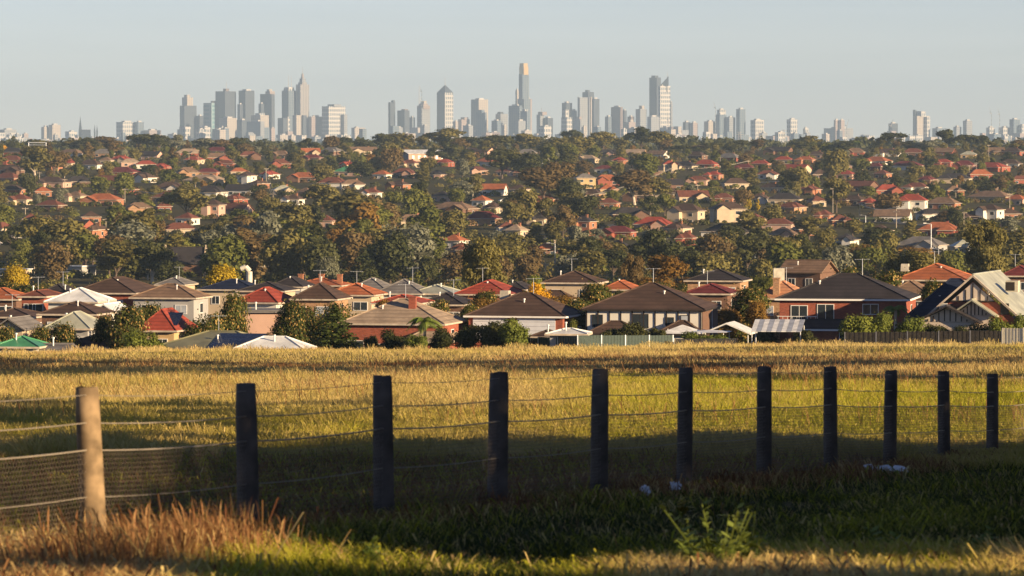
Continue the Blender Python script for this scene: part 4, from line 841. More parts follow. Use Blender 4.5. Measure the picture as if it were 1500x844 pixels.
def wires(i, j, label):
    a_, c = Vector(PP[i]), Vector(PP[j]); q = MB()
    for u in (-1.1, 0, 1.1):
        pts = [a_.lerp(c, t)+Vector((u*.6, u, -1.6*4*t*(1-t))) for t in np.linspace(0, 1, 13)]; q.path(pts, .04, 3)
    o = q.build('power_line', mat('line_pale', (.45,.42,.36), .5)); tag(o, label, 'power line', 'power lines between the poles', ((PP[i][0]/PP[i][1]*F+750), 0), False)
for i, j, l in ((0,1,'sagging wires left of the dark-roofed hall'),(1,4,'wires running in front of the dark-roofed hall'),(4,5,'wires between the hall and the yellow wattle'),(9,6,'wires above the left slope street'),(7,12,'wires across the left hillside'),(15,16,'wires beside the orange-roofed hillside house'),
    (24,25,'wires climbing the hill near the cream two-storey house'),(31,32,'wires across the valley at right'),(34,37,'wires along the street at the slope\'s foot, right'),(25,27,'wires high on the slope at right of centre'),(39,40,'short wires between two poles high on the right slope')): wires(i, j, l)
def pylon(px, top, base, d, label, wide=None):
    X = wx(px, d); z = gz(X, d); h = wz(top, d)-z; T = thing('lattice_pylon', label, 'pylon', (X, d, z), 0, None, (px, base)); q = MB(); b0, b1 = h*.13, h*.03
    for lv in range(6):
        t0, t1 = lv/6, (lv+1)/6; w0, w1 = b0+(b1-b0)*t0, b0+(b1-b0)*t1
        for sx, sy in ((-1,-1),(1,-1),(1,1),(-1,1)):
            q.tube((sx*w0, sy*w0, h*t0), (sx*w1, sy*w1, h*t1), .16, .14, 4); q.tube((sx*w0, sy*w0, h*t0), (-sy*w1, sx*w1, h*t1), .09, .09, 3)
    q.build('lattice', M_steel, T)
    q = MB(); [q.box((0,0,h*t), (h*.42*s_, .5, .35)) for t, s_ in ((.97, .7), (.84, 1), (.71, .8))]; q.build('crossarm', M_steel, T)
pylon(1083, 193, 220, 4200, 'left of two pale lattice pylons beyond the ridge'); pylon(1112, 194, 222, 4200, 'right of two pale lattice pylons beyond the ridge')
pylon(1148, 190, 220, 4400, 'solitary pale lattice pylon right of the paired pylons')
d = 3300; X = wx(55, d); z = gz(X, d); T = thing('gantry', 'pale steel power gantry on the ridge at far left', 'gantry', (X, d, z), 0, None, (55, 216)); h = wz(209, d)-z
q = MB(); [q.tube((u,0,0),(u,0,h), .3,.3,5) for u in (-6,6)]; q.build('post', M_steel, T); q = MB(); q.box((0,0,h), (13,.8,.5)); q.box((0,0,h-1.6), (13,.5,.3)); q.build('beam', M_steel, T)

# ================================================================== CITY
CD = 17500.; K = CD/F
FM = {'dark': facade('tower_dark_glass', (.06,.07,.09), (.035,.05,.07), 6, 13, .4, .2), 'blue': facade('tower_blue_glass', (.14,.17,.2), (.05,.09,.14), 6, 11, .4, .3), 'cream': facade('tower_cream', (.38,.33,.28), (.22,.21,.21), 6, 10, .4, .45),
      'white': facade('tower_white_grid', (.44,.42,.4), (.1,.13,.16), 15, 10.5, .4, .4), 'brown': facade('tower_brown', (.2,.15,.14), (.06,.06,.07), 7, 9), 'pink': facade('tower_pink', (.3,.24,.22), (.2,.17,.17), 7, 9), 'grey': facade('tower_grey', (.25,.26,.28), (.13,.15,.17), 7, 9),
      'teal': facade('tower_teal_glass', (.2,.3,.33), (.08,.2,.24), 15, 50), 'stone': facade('tower_stone', (.36,.33,.31), (.14,.14,.15), 400, 8, .02, .45), 'gold': mat('gold_cladding', (.55,.38,.18), .35, .1, .02, metal=.4), 'plain': mat('rooftop_plant', (.42,.4,.38), .7, .2, .02)}
def tower(label, x0, x1, top, m='dark', split=.5, d=CD, parts=(), crown=None, mast=None, shape='box', name='tower', cat='tower', auto=False, dz=0):
    """split = share of the width taken by the shaded left face"""
    k = d/F; W = (x1-x0)*k; cx = wx((x0+x1)/2, d); z = gz(cx, d)-8; h = wz(top, d)-z; th = R(45); 
    split = min(.85, max(.15, split)); wl = W*split/math.sin(th); wr = W*(1-split)/math.cos(th)
    # local +x face (normal to the right front), -y face (normal to the left front)
    T = thing(name, label, cat, (cx, d, z), 0, 'towers on the city skyline' if cat == 'tower' else 'low city buildings', ((x0+x1)/2, 205), 'city' if auto else False)
    # left visible face lies along direction u=(cos(-th)), right along v
    rot = -th; T.rotation_euler = (0, 0, rot)
    # rotated by -45deg: -y face looks front-left, +x face looks front-right
    off = (wl-wr)/2*0
    def block(a0, a1, zz0, zz1, mi, nm, sp_=split, hip=None):
        w_ = (a1-a0)*k; l_ = w_*sp_/math.sin(th); r_ = w_*(1-sp_)/math.cos(th); c = ((a0+a1)/2-(x0+x1)/2)*k
        # shift in world x -> local
        # footprint l_ (local x) by r_ (local y); its silhouette spans (l_+r_)*cos45 = w_
        lx, ly = c*math.cos(th), c*math.sin(th); q = MB(); q.box((lx, ly, (zz0+zz1)/2), (l_, r_, zz1-zz0)); 
        if hip: q.v = q.v[:4]+[(lx+(v[0]-lx)*hip, ly+(v[1]-ly)*hip, v[2]) for v in q.v[4:]]
        return q.build(nm, FM[mi], T)
    if shape == 'box': block(x0, x1, 0, h, m, 'shaft')
    for (a0, a1, t0, t1, mi, nm, hip) in parts:
        block(a0, a1, (wz(t1, d)-z if t1 is not None else 0), wz(t0, d)-z, mi, nm, .5, hip)
    if not parts and not auto: block(x0+(x1-x0)*.25, x1-(x1-x0)*.25, h, h+(2.0*k), 'plain', 'roof_plant')
    if mast:
        for mx, mt in mast: 
            q = MB(); c = (mx-(x0+x1)/2)*k; q.tube((c*.707, c*.707, h*.9), (c*.707, c*.707, wz(mt, d)-z), 1.6, .7, 5); q.build('mast', FM['plain'], T)
    return T
P_ = lambda a0, a1, t0, t1, mi, nm='upper_block', hip=None: (a0, a1, t0, t1, mi, nm, hip)
tower('stepped tower with dark flanks and pale centre, leftmost tall one', 264, 288, 155, 'dark', .3, parts=[P_(267,283,143,156,'cream'),P_(270,279,139,144,'cream','crown')])
tower('short dark tower beside the leftmost stepped tower', 288, 298, 170, 'dark'); tower('teal-glass tower with beige right flank', 298, 316, 151, 'teal', .7, parts=[P_(309,316,148,None,'cream','flank')])
tower('widest dark slab tower with rooftop notch and thin mast', 316, 346, 134, 'dark', .5, parts=[P_(327,336,130,135,'brown','plant_room')], mast=[(332,119)])
tower('flat-topped dark square tower', 350, 373, 133, 'dark', .45, parts=[P_(355,368,131,134,'plain','plant_room')]); tower('dark lower wing left of the flat-topped dark tower', 348, 356, 153, 'dark', d=17300)
tower('dark tower with pinkish stepped crown and beige right edge', 381, 403, 138, 'dark', .8, parts=[P_(389,403,134,140,'pink'),P_(391,399,131,135,'cream','crown')]); tower('dark shoulder block left of the pink-crowned tower', 379, 387, 152, 'dark', d=17300)
tower('glass tower with white rounded crown and twin masts', 413, 434, 133, 'blue', .5, parts=[P_(415,432,128,134,'white','crown',.8)], mast=[(423,111),(427,113)])
tower('stone-ribbed tower with stepped crown and tall spire', 434, 453, 124, 'stone', .35, parts=[P_(437,450,121,125,'stone'),P_(439,448,115,122,'grey','crown'),P_(441,446,108,116,'pink','spire_base',.5)], mast=[(443.5,98)])
tower('white gridded apartment block', 472, 506, 156, 'white', .3, parts=[P_(480,500,153,157,'grey','plant_room'),P_(500,509,168,None,'grey','side_wing')])
tower('beige and brown block between spired and gridded towers', 453, 472, 171, 'pink', .2); tower('long low cream block below the widest dark slab', 321, 347, 173, 'cream', .5, d=16800)
tower('stepped cream office block below the pink-crowned tower', 368, 394, 169, 'cream', .55, d=16800, parts=[P_(374,388,166,170,'white')]); tower('dark glass block at the foot of the flat-topped tower', 347, 363, 176, 'dark', d=16700)
tower('grey block in front of the stepped cream office', 361, 388, 178, 'grey', .8, d=16500); tower('pale slab in front of the spired tower', 429, 448, 169, 'cream', .3, d=16800, parts=[P_(440,449,169,None,'dark','dark_flank')])
tower('dark block with white right edge below the twin-masted tower', 407, 424, 173, 'dark', .5, d=16700, parts=[P_(419,425,171,None,'white','white_flank')])
tower('slim dark tower with slanted top', 569, 579, 150, 'dark', .3, parts=[P_(573,579,147,151,'dark','crown',.8)]); tower('dark boxy tower right of the slim slanted tower', 582, 600, 162, 'dark', .6, parts=[P_(588,598,160,163,'brown')]); tower('small dark slab beside the boxy tower', 600, 608, 172, 'blue')
tower('round pinkish tower with orange band, half built', 611, 630, 158, 'grey', .4, parts=[P_(611,630,155,160,'pink','orange_band'),P_(613,628,152,156,'pink','crown',.8),P_(617,625,148,153,'cream','core')], mast=[(616,143),(614,128)])
tower('pointed-roof tower with left face painted shade-dark, right face gridded', 640, 664, 136, 'white', .5, parts=[P_(640,664,124.5,136,'dark','pyramid_roof',.02)], mast=[(652,113)])
q = MB()
T = REG[-1][0]; L_ = [c for c in T.children if c.name.startswith('shaft')][0]; L_.data.materials.append(FM['dark']); [setattr(p, 'material_index', 1) for p in L_.data.polygons if p.normal.y < -.5]  # left-front face given dark glass to paint its shaded side
tower('pinkish grey block beside the pointed-roof tower', 671, 688, 175, 'pink', .3, parts=[P_(675,686,172,176,'pink')]); tower('slim pale slab left of the pinkish block', 664, 671, 178, 'cream', d=16900)
tower('half-lit slab tower, left face painted blue-dark as shade, cream right face', 690, 715, 146, 'cream', .45); T = REG[-1][0]; L_ = [c for c in T.children if c.name.startswith('shaft')][0]; L_.data.materials.append(FM['blue']); [setattr(p, 'material_index', 1) for p in L_.data.polygons if p.normal.y < -.5]  # left-front face recoloured blue so it reads as unlit
tower('dark stepped block in front of the half-lit slab', 697, 713, 165, 'blue', .85, d=17000, parts=[P_(701,710,161,166,'blue')])
tower('dark stepped block left of the gold-topped tower base', 720, 734, 177, 'blue', .6, d=17000); tower('beige block with curved dark crown', 726, 744, 167, 'grey', .4, parts=[P_(728,738,164,168,'dark','crown',.8)]); tower('slim cream tower beneath the curved dark crown', 736, 742, 184, 'cream', d=16800)
# gold-topped tower: slender shaft flaring to its foot, with a glowing gold crown
T = tower('gold-crowned tower, tallest of all, with waisted blue shaft', 760, 775, 109, 'blue', .35, parts=[P_(758,777,145,None,'blue','podium_shaft'),P_(760.5,774,98,110,'gold','gold_crown'),P_(761,773,93,98,'gold','gold_cap')])
for c in T.children:
    if c.name.startswith('gold'): continue
tower('slim ribbed tower behind the gold-crowned shaft', 755, 760, 132, 'cream', d=17900); tower('pinkish tower right of the gold-crowned shaft foot', 767, 779, 145, 'pink', .3, d=17900)
tower('broad dark block at the foot of the gold-crowned tower', 745, 765, 155, 'blue', .8, d=17100); tower('white-topped block at the gold-crowned tower\'s right foot', 762, 776, 163, 'blue', .7, d=16900, parts=[P_(765,773,160,164,'white')]); tower('beige-framed low block left below the gold-crowned tower', 755, 770, 177, 'grey', .3, d=16600)
tower('grey tower with pink top and mast right of the gold crown', 786, 797, 168, 'grey', .5, parts=[P_(788,801,164,169,'pink')], mast=[(793,158)]); tower('dark block beside the pink-topped grey tower', 795, 810, 173, 'dark')
tower('dark square tower left of the framed office tower', 823, 838, 151, 'dark', .4); tower('small dark block right of the dark square tower', 836, 845, 162, 'blue'); tower('white stepped tower in front of the dark square one', 824, 833, 161, 'white', d=17000, parts=[P_(822,838,172,None,'white','lower_step')])
tower('beige-framed office tower with wide banded face', 846, 867, 143, 'grey', .15, parts=[P_(864,867,142,None,'cream','frame_pier'),P_(846,848,142,None,'cream','frame_pier')]); tower('dark right half of the framed office pair', 866, 878, 145, 'dark', .3, d=17700)
tower('dark tower with notched top behind the framed office tower', 853, 870, 135, 'dark', d=18200, parts=[P_(857,864,132,136,'dark')]); tower('grey-pink stepped block below the framed office tower', 841, 859, 175, 'grey', .5, d=16700, parts=[P_(845,852,171,176,'pink')])
tower('narrow dark block left of the brown slab', 886, 896, 171, 'blue'); tower('brown slab tower with flat top', 895, 912, 157, 'brown', .8); tower('dark shoulder right of the brown slab', 911, 918, 162, 'dark', d=17900)
tower('grey banded tower with white crown room', 931, 947, 160, 'grey', .4, parts=[P_(936,944,155,161,'cream','crown')]); tower('pink and white stepped block left of the banded tower', 914, 931, 179, 'pink', .4, d=16700, parts=[P_(919,928,175,180,'cream')]); tower('dark low block right of the brown slab', 919, 929, 171, 'brown')
tower('tall dark tower left of the blade-topped one', 951, 968, 114, 'dark', .62, parts=[P_(954,964,111,115,'dark','crown')])
tower('white-gridded tower with blade-shaped fin and mast', 964, 982, 126, 'white', .12, d=17100, parts=[], mast=[(977.5,106)])
T = REG[-1][0]; k = 17100/F; z = T.location.z; q = MB(); c = lambda px: ((px-973)*k*.707, (px-973)*k*.707)
b0, b1 = wz(126, 17100)-z, wz(112, 17100)-z; q.add([(*c(966),b0),(*c(979),b0),(*c(979),b1)]+[(c(966)[0]+6,c(966)[1]-6,b0),(c(979)[0]+6,c(979)[1]-6,b0),(c(979)[0]+6,c(979)[1]-6,b1)], [(0,1,2),(5,4,3),(0,3,4,1),(1,4,5,2),(2,5,3,0)]); q.build('blade_fin', FM['dark'], T)
tower('grey annex right of the blade-topped tower', 981, 985, 150, 'grey'); tower('grey block below the tallest pair', 948, 966, 171, 'grey', .3, d=16800); tower('pale base building under the blade-topped tower', 966, 986, 187, 'grey', d=16600)
for a in [('dark block with rounded top right of the blade-topped tower',1000,1011,179,'dark'),('pinkish block beside the rounded dark block',1011,1022,180,'pink'),('cream slab right of the pinkish block',1031,1049,178,'cream'),('white-crowned dark block under a crane',1048,1064,168,'blue'),('grey slab with blue shadow side near the cluster',1063,1077,172,'grey'),
          ('tall slim blue-grey tower with pale edges',1078,1092,160,'blue'),('white-cream tower with stepped shoulder',1099,1119,176,'white'),('small white-blue tower with dark left face',1152,1168,175,'white'),('cream tower group standing right of small white tower',1176,1184,188,'white'),('wide low grey block left of the twin beige silos',1206,1250,188,'grey'),
          ('dark small tower with cranes left of the curved tower',1301,1315,181,'dark'),('grey low block right of the curved tower',1365,1385,188,'blue'),('small grey block farther right of the curved tower',1396,1408,186,'grey'),('grey square tower with dark cap at right',1410,1424,177,'grey'),('pale block beneath the thin cranes',1444,1457,187,'white'),
          ('pale stepped tower near the right edge',1462,1480,187,'white'),('blue-grey tower at the right edge of the skyline',1478,1494,175,'blue'),('white block cut by the right edge',1490,1506,184,'white'),
          ('white and grey isolated block at left',171,200,179,'white'),('grey wing right of the isolated white block',198,211,179,'blue'),('low pink block right of the isolated block',211,236,191,'pink'),('cream slab at far left, left of its twin',61,74,186,'cream'),('cream slab at far left, right of its twin',72,89,183,'cream'),
          ('white low block at the left edge',6,32,197,'white'),('cream low block on the left horizon',0,24,190,'grey')]:
    tower(*a[:5], split=.35)
T = tower('curved cream tower with dark left flank and stepped right side', 1337, 1361, 170, 'cream', .2, parts=[P_(1337,1342,161,None,'dark','dark_flank'),P_(1341,1356,163,171,'white','curved_top',.85),P_(1352,1362,171,None,'white','right_wing')])
tower('left drum of the twin beige silos blocks', 1221, 1229, 176, 'pink', .3, d=17200); tower('right drum of the twin beige silos blocks', 1229, 1237, 176, 'pink', .3, d=17200)
tower('white crown tower above the dark block under a crane', 1050, 1063, 161, 'white', .3, d=17900)
def spire(px, top, base, w, label, n=1):
    d = 15500; X = wx(px, d); z = gz(X, d); T = thing('church', label, 'church', (X, d, z), 0, None, (px, 200)); k = d/F; h = wz(top, d)-z; hb = wz(base, d)-z
    q = MB(); q.box((0,0,hb/2), (w*k,w*k,hb)); q.build('tower', FM['dark'], T); q = MB(); a_ = w*k/2*.95; q.add([(-a_,-a_,hb),(a_,-a_,hb),(a_,a_,hb),(-a_,a_,hb),(0,0,h)], [(0,1,4),(1,2,4),(2,3,4),(3,0,4),(3,2,1,0)]); q.build('spire', FM['dark'], T)
    if n > 1:
        q = MB(); q.box((8*k,0,hb*.35), (14*k,8*k,hb*.7)); q.add([(1*k,-4*k,hb*.7),(15*k,-4*k,hb*.7),(15*k,4*k,hb*.7),(1*k,4*k,hb*.7),(1*k,0,hb),(15*k,0,hb)], [(0,1,5,4),(2,3,4,5),(1,2,5),(3,0,4)]); q.build('nave', FM['dark'], T)
spire(118, 170, 190, 4.5, 'church with tall slim dark spire on the left horizon', 2); spire(139, 182, 192, 2.2, 'left of two tiny dark church spires'); spire(142.5, 183, 192, 2.2, 'right of two tiny dark church spires')
def crane(px, top, base, jib, label, d=17000):
    X = wx(px, d); z = gz(X, d); k = d/F; h = wz(top+8, d)-z; T = thing('tower_crane', label, 'crane', (X, d, z), 0, 'cranes over the city', (px, 190)); q = MB(); q.box((0,0,h/2), (1.6,1.6,h)); q.build('mast', FM['white'], T)
    q = MB(); q.tube((0,0,h-2), (jib*k,0,h+9*k), 1.2, .7, 4); q.tube((0,0,h-2), (-3*k,0,h+1*k), 1.5, 1.5, 4); q.build('jib', FM['white'], T)
for a in ((1048,150,190,-3,'crane over the dark block right of the blade tower'),(1452,158,190,-4,'left luffing crane at far right'),(1464,160,190,-3,'right luffing crane at far right'),(1305,176,190,3,'crane above the small dark tower'),(618,126,160,-4,'crane on the orange-banded tower'),(1240,176,195,3,'thin crane right of the twin silos blocks')): crane(*a)
# low city buildings
for i in range(250):
    px = random.uniform(-5, 1505); d = random.uniform(15000, 17400); w = random.uniform(7, 20); core = 1 if 250 < px < 1000 else .6
    top = 207-random.uniform(2, 22 if i < 150 else 11)*core*(1 if i % 3 else 1.2)
    c_ = random.choices(('cream','white','grey','pink','blue','brown'), (4,4,3,2,2,1))[0]
    tower('low %s building' % {'cream':'cream','white':'white','grey':'grey','pink':'pinkish','blue':'blue-grey','brown':'brown'}[c_], px-w/2, px+w/2, top, c_, random.uniform(.3,.6), d, name='city_building', cat='building', auto=True,
          parts=[P_(px-w*.2, px+w*.25, top-1.6, top+.5, 'plain', 'roof_plant')] if i % 2 else ())

# ================================================================== WIRE FENCE
POSTS = [(126,568,30),(360,563,28),(560,551,28),(731,546,29),(879,541,25),(1005,539,22),(1120,538,19),(1217,538,19),(1306,543,18),(1383,544,17),(1455,548,17)]
FN = thing('wire_fence', 'farm fence of round timber posts with wires and netting across the foreground', 'fence', (0,0,0), 0, None, (750, 650))
def fy(i): return 35+3.333*i
tops = []
M_post = mat('post_timber', (.1,.08,.065), .9, .45, 5, bump=.4)
def post_pos(i):
    px, pt, w = POSTS[i]; d = fy(i); return wx(px, d), d, wz(pt, d), max(.085, w/F*d/2)
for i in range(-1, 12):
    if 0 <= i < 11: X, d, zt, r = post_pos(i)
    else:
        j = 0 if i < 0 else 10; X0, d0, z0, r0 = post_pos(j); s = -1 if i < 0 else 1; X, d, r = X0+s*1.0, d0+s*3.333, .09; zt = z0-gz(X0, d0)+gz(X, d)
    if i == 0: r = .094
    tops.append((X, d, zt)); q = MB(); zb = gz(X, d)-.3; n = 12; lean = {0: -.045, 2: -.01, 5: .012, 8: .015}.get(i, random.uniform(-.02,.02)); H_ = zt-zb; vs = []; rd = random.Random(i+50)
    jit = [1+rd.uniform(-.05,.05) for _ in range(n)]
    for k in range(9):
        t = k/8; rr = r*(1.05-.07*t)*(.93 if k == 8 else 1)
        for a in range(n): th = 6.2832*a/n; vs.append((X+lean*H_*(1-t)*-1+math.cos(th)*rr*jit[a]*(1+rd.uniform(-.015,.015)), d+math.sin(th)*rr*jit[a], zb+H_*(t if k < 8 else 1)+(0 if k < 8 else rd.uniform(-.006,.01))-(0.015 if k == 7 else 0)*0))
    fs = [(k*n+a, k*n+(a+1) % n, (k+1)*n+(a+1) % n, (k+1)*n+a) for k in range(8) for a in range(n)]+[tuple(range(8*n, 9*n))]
    q.add(vs, fs); q.build('post', mat('post_timber_sunlit', (.21,.145,.08), .9, .6, 7, bump=.6) if i == 0 else M_post, FN, smooth=True)  # lighter timber paints sunlight on the first post; the others are darkened for shade
def wire(dz, r, name='wire', sag=.02):
    q = MB(); pts = []
    for (a, b_) in zip(tops[:-1], tops[1:]):
        for t in np.linspace(0, 1, 7)[:-1]: pts.append((a[0]+(b_[0]-a[0])*t+.0, a[1]+(b_[1]-a[1])*t-.1, a[2]+(b_[2]-a[2])*t-dz-sag*4*t*(1-t)))
    pts.append((tops[-1][0], tops[-1][1]-.1, tops[-1][2]-dz)); q.path(pts, r, 5); return q.build(name, M_wire, FN)
wire(.05, .003); wire(.255, .005); wire(.455, .007); wire(.8, .004)
# hexagonal netting, one net per bay
for bi, (a, b_) in enumerate(zip(tops[:-1], tops[1:])):
    A, B = Vector(a)-Vector((0,.1,.46)), Vector(b_)-Vector((0,.1,.46)); L = (B-A).length; cw, ch = .055, .034; nx = int(L/cw); nz_ = int(.78/ch); V = []; T_ = []
    ax = (B-A)/L; nrm = Vector((-ax.y, ax.x, 0)); r = .0015
    def seg(u0, w0, u1, w1):
        sg = lambda u: .02*4*(u/L)*(1-u/L)
        p = A+ax*u0-Vector((0,0,w0+sg(u0))); e = A+ax*u1-Vector((0,0,w1+sg(u1))); dr = (e-p).normalized(); s1 = dr.cross(nrm).normalized()*r; s2 = nrm*r
        o = len(V); V.extend([p+s1-s2*.6, p-s1-s2*.6, p+s2, e+s1-s2*.6, e-s1-s2*.6, e+s2]); T_.extend([(o,o+1,o+4,o+3),(o+1,o+2,o+5,o+4),(o+2,o,o+3,o+5)])
    for j in range(nz_):
        for i in range(nx):
            off = cw/2*(j % 2); u = i*cw+off; w = j*ch
            if u+cw > L: continue
            seg(u, w, u, w+ch*.45); seg(u, w+ch*.45, u+cw/2, w+ch)
            seg(u, w+ch*.45, u-cw/2, w+ch)
    me = npmesh('netting', np.array([tuple(v) for v in V]), np.array(T_), [mat('netting_wire', (.17,.13,.09), .6, .3, 3)], None, 4); o = bpy.data.objects.new('netting', me); COL.objects.link(o); o.parent = FN

# ================================================================== GRASS
def vnoise(x, y, seed=0):
    g = np.random.default_rng(seed); t = g.random((64, 64)); xi, yi = np.floor(x).astype(int), np.floor(y).astype(int); fx, fy_ = x-xi, y-yi; fx = fx*fx*(3-2*fx); fy_ = fy_*fy_*(3-2*fy_)
    a_, b__, c, d_ = t[xi % 64, yi % 64], t[(xi+1) % 64, yi % 64], t[xi % 64, (yi+1) % 64], t[(xi+1) % 64, (yi+1) % 64]
    return (a_*(1-fx)+b__*fx)*(1-fy_)+(c*(1-fx)+d_*fx)*fy_
def grassmat(name, ramp, trans=.3):
    m, nt, b, ns, ln = nodes_of(name); at = ns.new('ShaderNodeAttribute'); at.attribute_name = 'rnd'; cr = ns.new('ShaderNodeValToRGB'); e = cr.color_ramp.elements
    while len(e) < len(ramp): e.new(.5)
    for k, (p, c) in enumerate(ramp): e[k].position = p; e[k].color = (*c, 1)
    ln.new(at.outputs['Fac'], cr.inputs[0]); ln.new(cr.outputs[0], b.inputs['Base Color']); b.inputs['Roughness'].default_value = .6; b.inputs['Specular IOR Level'].default_value = .15
    tr = ns.new('ShaderNodeBsdfTranslucent'); ln.new(cr.outputs[0], tr.inputs[0]); mx = ns.new('ShaderNodeMixShader'); mx.inputs[0].default_value = trans
    ln.new(b.outputs[0], mx.inputs[1]); ln.new(tr.outputs[0], mx.inputs[2]); ln.new(mx.outputs[0], nt.nodes['Material Output'].inputs[0]); return m
# 0 deep green .. .3 fresh green .. .5 olive .. .7 straw .. 1 reddish brown
RAMP = [(0,(.012,.02,.006)),(.22,(.045,.062,.01)),(.4,(.47,.45,.03)),(.58,(.5,.385,.1)),(.76,(.74,.56,.22)),(.88,(.36,.19,.075)),(1,(.2,.085,.035))]
M_grass = grassmat('meadow_grass', RAMP)
def blades(name, x, d, h, w, tone, lean, label, cat='grass', seedhead=0., curve=True):
    g = np.random.default_rng(len(x)); n = len(x); z = EYE-drop(x, d)-.03; th = g.random(n)*6.283; ph = g.random(n)*6.283
    B = np.stack([x, d, z], 1); U = np.stack([np.cos(th), np.sin(th), np.zeros(n)], 1)*(w/2)[:,None]; Ld = np.stack([np.cos(ph)*lean-.12, np.sin(ph)*lean, np.zeros(n)], 1)*h[:,None]
    Mid = B+Ld*.3+np.array([0,0,1])*(h*.55)[:,None]; Tip = B+Ld+np.array([0,0,1])*(h*(1-.25*np.clip(lean,0,1)))[:,None]
    hs = (g.random(n) < seedhead); Mw = np.where(hs, 1.9, .75)[:,None]; Mid = np.where(hs[:,None], B+Ld*.8+np.array([0,0,1])*(h*.86)[:,None], Mid)
    V = np.stack([B-U*.8, B+U*.8, Mid+U*Mw, Mid-U*Mw, Tip], 1).reshape(-1,3); o5 = np.arange(n)*5
    # quads split in triangles so that all faces have three corners
    T = np.concatenate([np.stack([o5, o5+1, o5+2], 1), np.stack([o5, o5+2, o5+3], 1), np.stack([o5+3, o5+2, o5+4], 1)])
    hd = np.where(hs, np.where(tone < .5, .26, .06), .02); t3 = np.clip(np.concatenate([tone, tone+hd*.5, tone+hd]), 0, 1)
    o = bpy.data.objects.new(name, npmesh(name, V, T, [M_grass], {'rnd': ('FACE', t3)})); COL.objects.link(o); o['kind'] = 'stuff'; o['label'] = label; o['category'] = cat; return o
def scatter(n, d0, d1, margin=1.06, power=1.):
    t = rng.random(n); inv = 1/d0+(1/d1-1/d0)*t**power; d = 1/inv; x = (rng.random(n)*2-1)*.107*margin*d; return x, d
# meadow beyond the fence
x, d = scatter(800000, 62, 492)
big = vnoise(x/16+9, d/38+3, 1); mid = vnoise(x/3.+5, d/9, 2); sm = vnoise(x*1.2, d*.6, 3)
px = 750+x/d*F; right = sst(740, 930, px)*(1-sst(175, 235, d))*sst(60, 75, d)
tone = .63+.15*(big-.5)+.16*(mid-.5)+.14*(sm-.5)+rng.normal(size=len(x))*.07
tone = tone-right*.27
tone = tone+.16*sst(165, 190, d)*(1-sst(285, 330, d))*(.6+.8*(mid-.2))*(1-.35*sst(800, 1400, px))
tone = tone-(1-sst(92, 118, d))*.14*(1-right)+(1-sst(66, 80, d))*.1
h = (.13+.16*mid+.11*rng.random(len(x)))*(1-.15*right); w = np.maximum(.006, .23*d/4780)*(.7+.6*rng.random(len(x)))
h = h*(1+.45*(vnoise(x/1.5, d/4., 8) > .72))
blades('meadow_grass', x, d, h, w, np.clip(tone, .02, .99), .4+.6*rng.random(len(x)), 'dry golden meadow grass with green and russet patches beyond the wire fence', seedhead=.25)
# ragged taller edge where the field drops away
x, d = scatter(36000, 440, 500); tuft = vnoise(x/1.3+4, d/6., 31)
blades('meadow_grass', x, d, .2+.75*tuft**3+.15*rng.random(len(x)), np.full(len(x), .022)*(.7+.6*rng.random(len(x))), np.clip(.7+.2*(vnoise(x/5, d/20, 32)-.5)+.06*rng.normal(size=len(x)), 0, 1), .3+.4*rng.random(len(x)), 'ragged pale straw grass along the far edge of the field', seedhead=.3)
# meadow right behind the netting
x, d = scatter(160000, 35.5, 63, 1.12); fl = 35+3.333*(x+3.12); k = d > fl+.3; x, d = x[k], d[k]
blades('meadow_grass', x, d, .14+.2*vnoise(x*1.4, d*.5, 21)+.08*rng.random(len(x)), .005+.004*rng.random(len(x)), np.clip(np.where(rng.random(len(x)) < .5, .24, .93)+.1*(vnoise(x*.6, d*.3, 22)-.5)+.06*rng.normal(size=len(x)), 0, 1), .4+.6*rng.random(len(x)), 'shaded green and straw meadow grass just behind the netting', seedhead=.15)
# sparse tall seed stalks
x, d = scatter(5000, 85, 300); k = vnoise(x/5+2, d/16, 12) > .58; x, d = x[k], d[k]
blades('seed_stalks', x, d, (.45+.3*rng.random(len(x))), np.maximum(.006, .2*d/4780), np.clip(.84+.14*rng.random(len(x)), 0, 1), .25+.3*rng.random(len(x)), 'tall dark seed stalks standing above the meadow grass', seedhead=.9)
# small pale flowers in the green meadow at right
# strip along the fence: dead grey-brown tufts
n = 60000; t = rng.random(n)*12-1; d = 35+3.333*t+rng.normal(size=n)*1.6+1.0; x = -3.12+1.0*t+rng.normal(size=n)*.35+(d-35-3.333*t)*.02
k = (abs(x) < .12*d); x, d = x[k], d[k]; tone = np.clip(.9+.1*rng.normal(size=len(x)), .5, 1)
blades('fence_line_grass', x, d, .08+.2*vnoise(x*2, d, 4)**2+.1*rng.random(len(x)), .006+.004*rng.random(len(x)), tone, .4+.4*rng.random(len(x)), 'dead russet and grey grass along the foot of the wire fence', seedhead=.1)
# bank between the camera and the fence
x, d = scatter(200000, 25.5, 70, 1.12); fl = 35+3.333*(x+3.12); k = d < fl+2.5; x, d = x[k], d[k]; mid = vnoise(x*1.1+3, d*.35, 5); px = 750+x/d*F
front = 1-sst(31.5, 35.5, d); dryL = (1-sst(200, 360, px))*(1-sst(34.5, 37, d)); dryR = sst(760, 1020, px)*front
tone = .12+.14*mid+np.where(rng.random(len(x)) < .16, .75, 0)*vnoise(x*2.1, d*.9, 41)+.06*rng.normal(size=len(x))+front*.16*mid+dryL*.5+dryR*(.22+.4*(mid-.3))
h = .05+.12*mid+.12*rng.random(len(x))**2+dryL*.05+dryR*.05
blades('verge_grass', x, d, h, .007+.004*rng.random(len(x)), np.clip(tone, .02, .98), .5+.5*rng.random(len(x)), 'short green verge grass with tawny patches in front of the wire fence', seedhead=.06)
x, d = scatter(30000, 60, 110, 1.1)
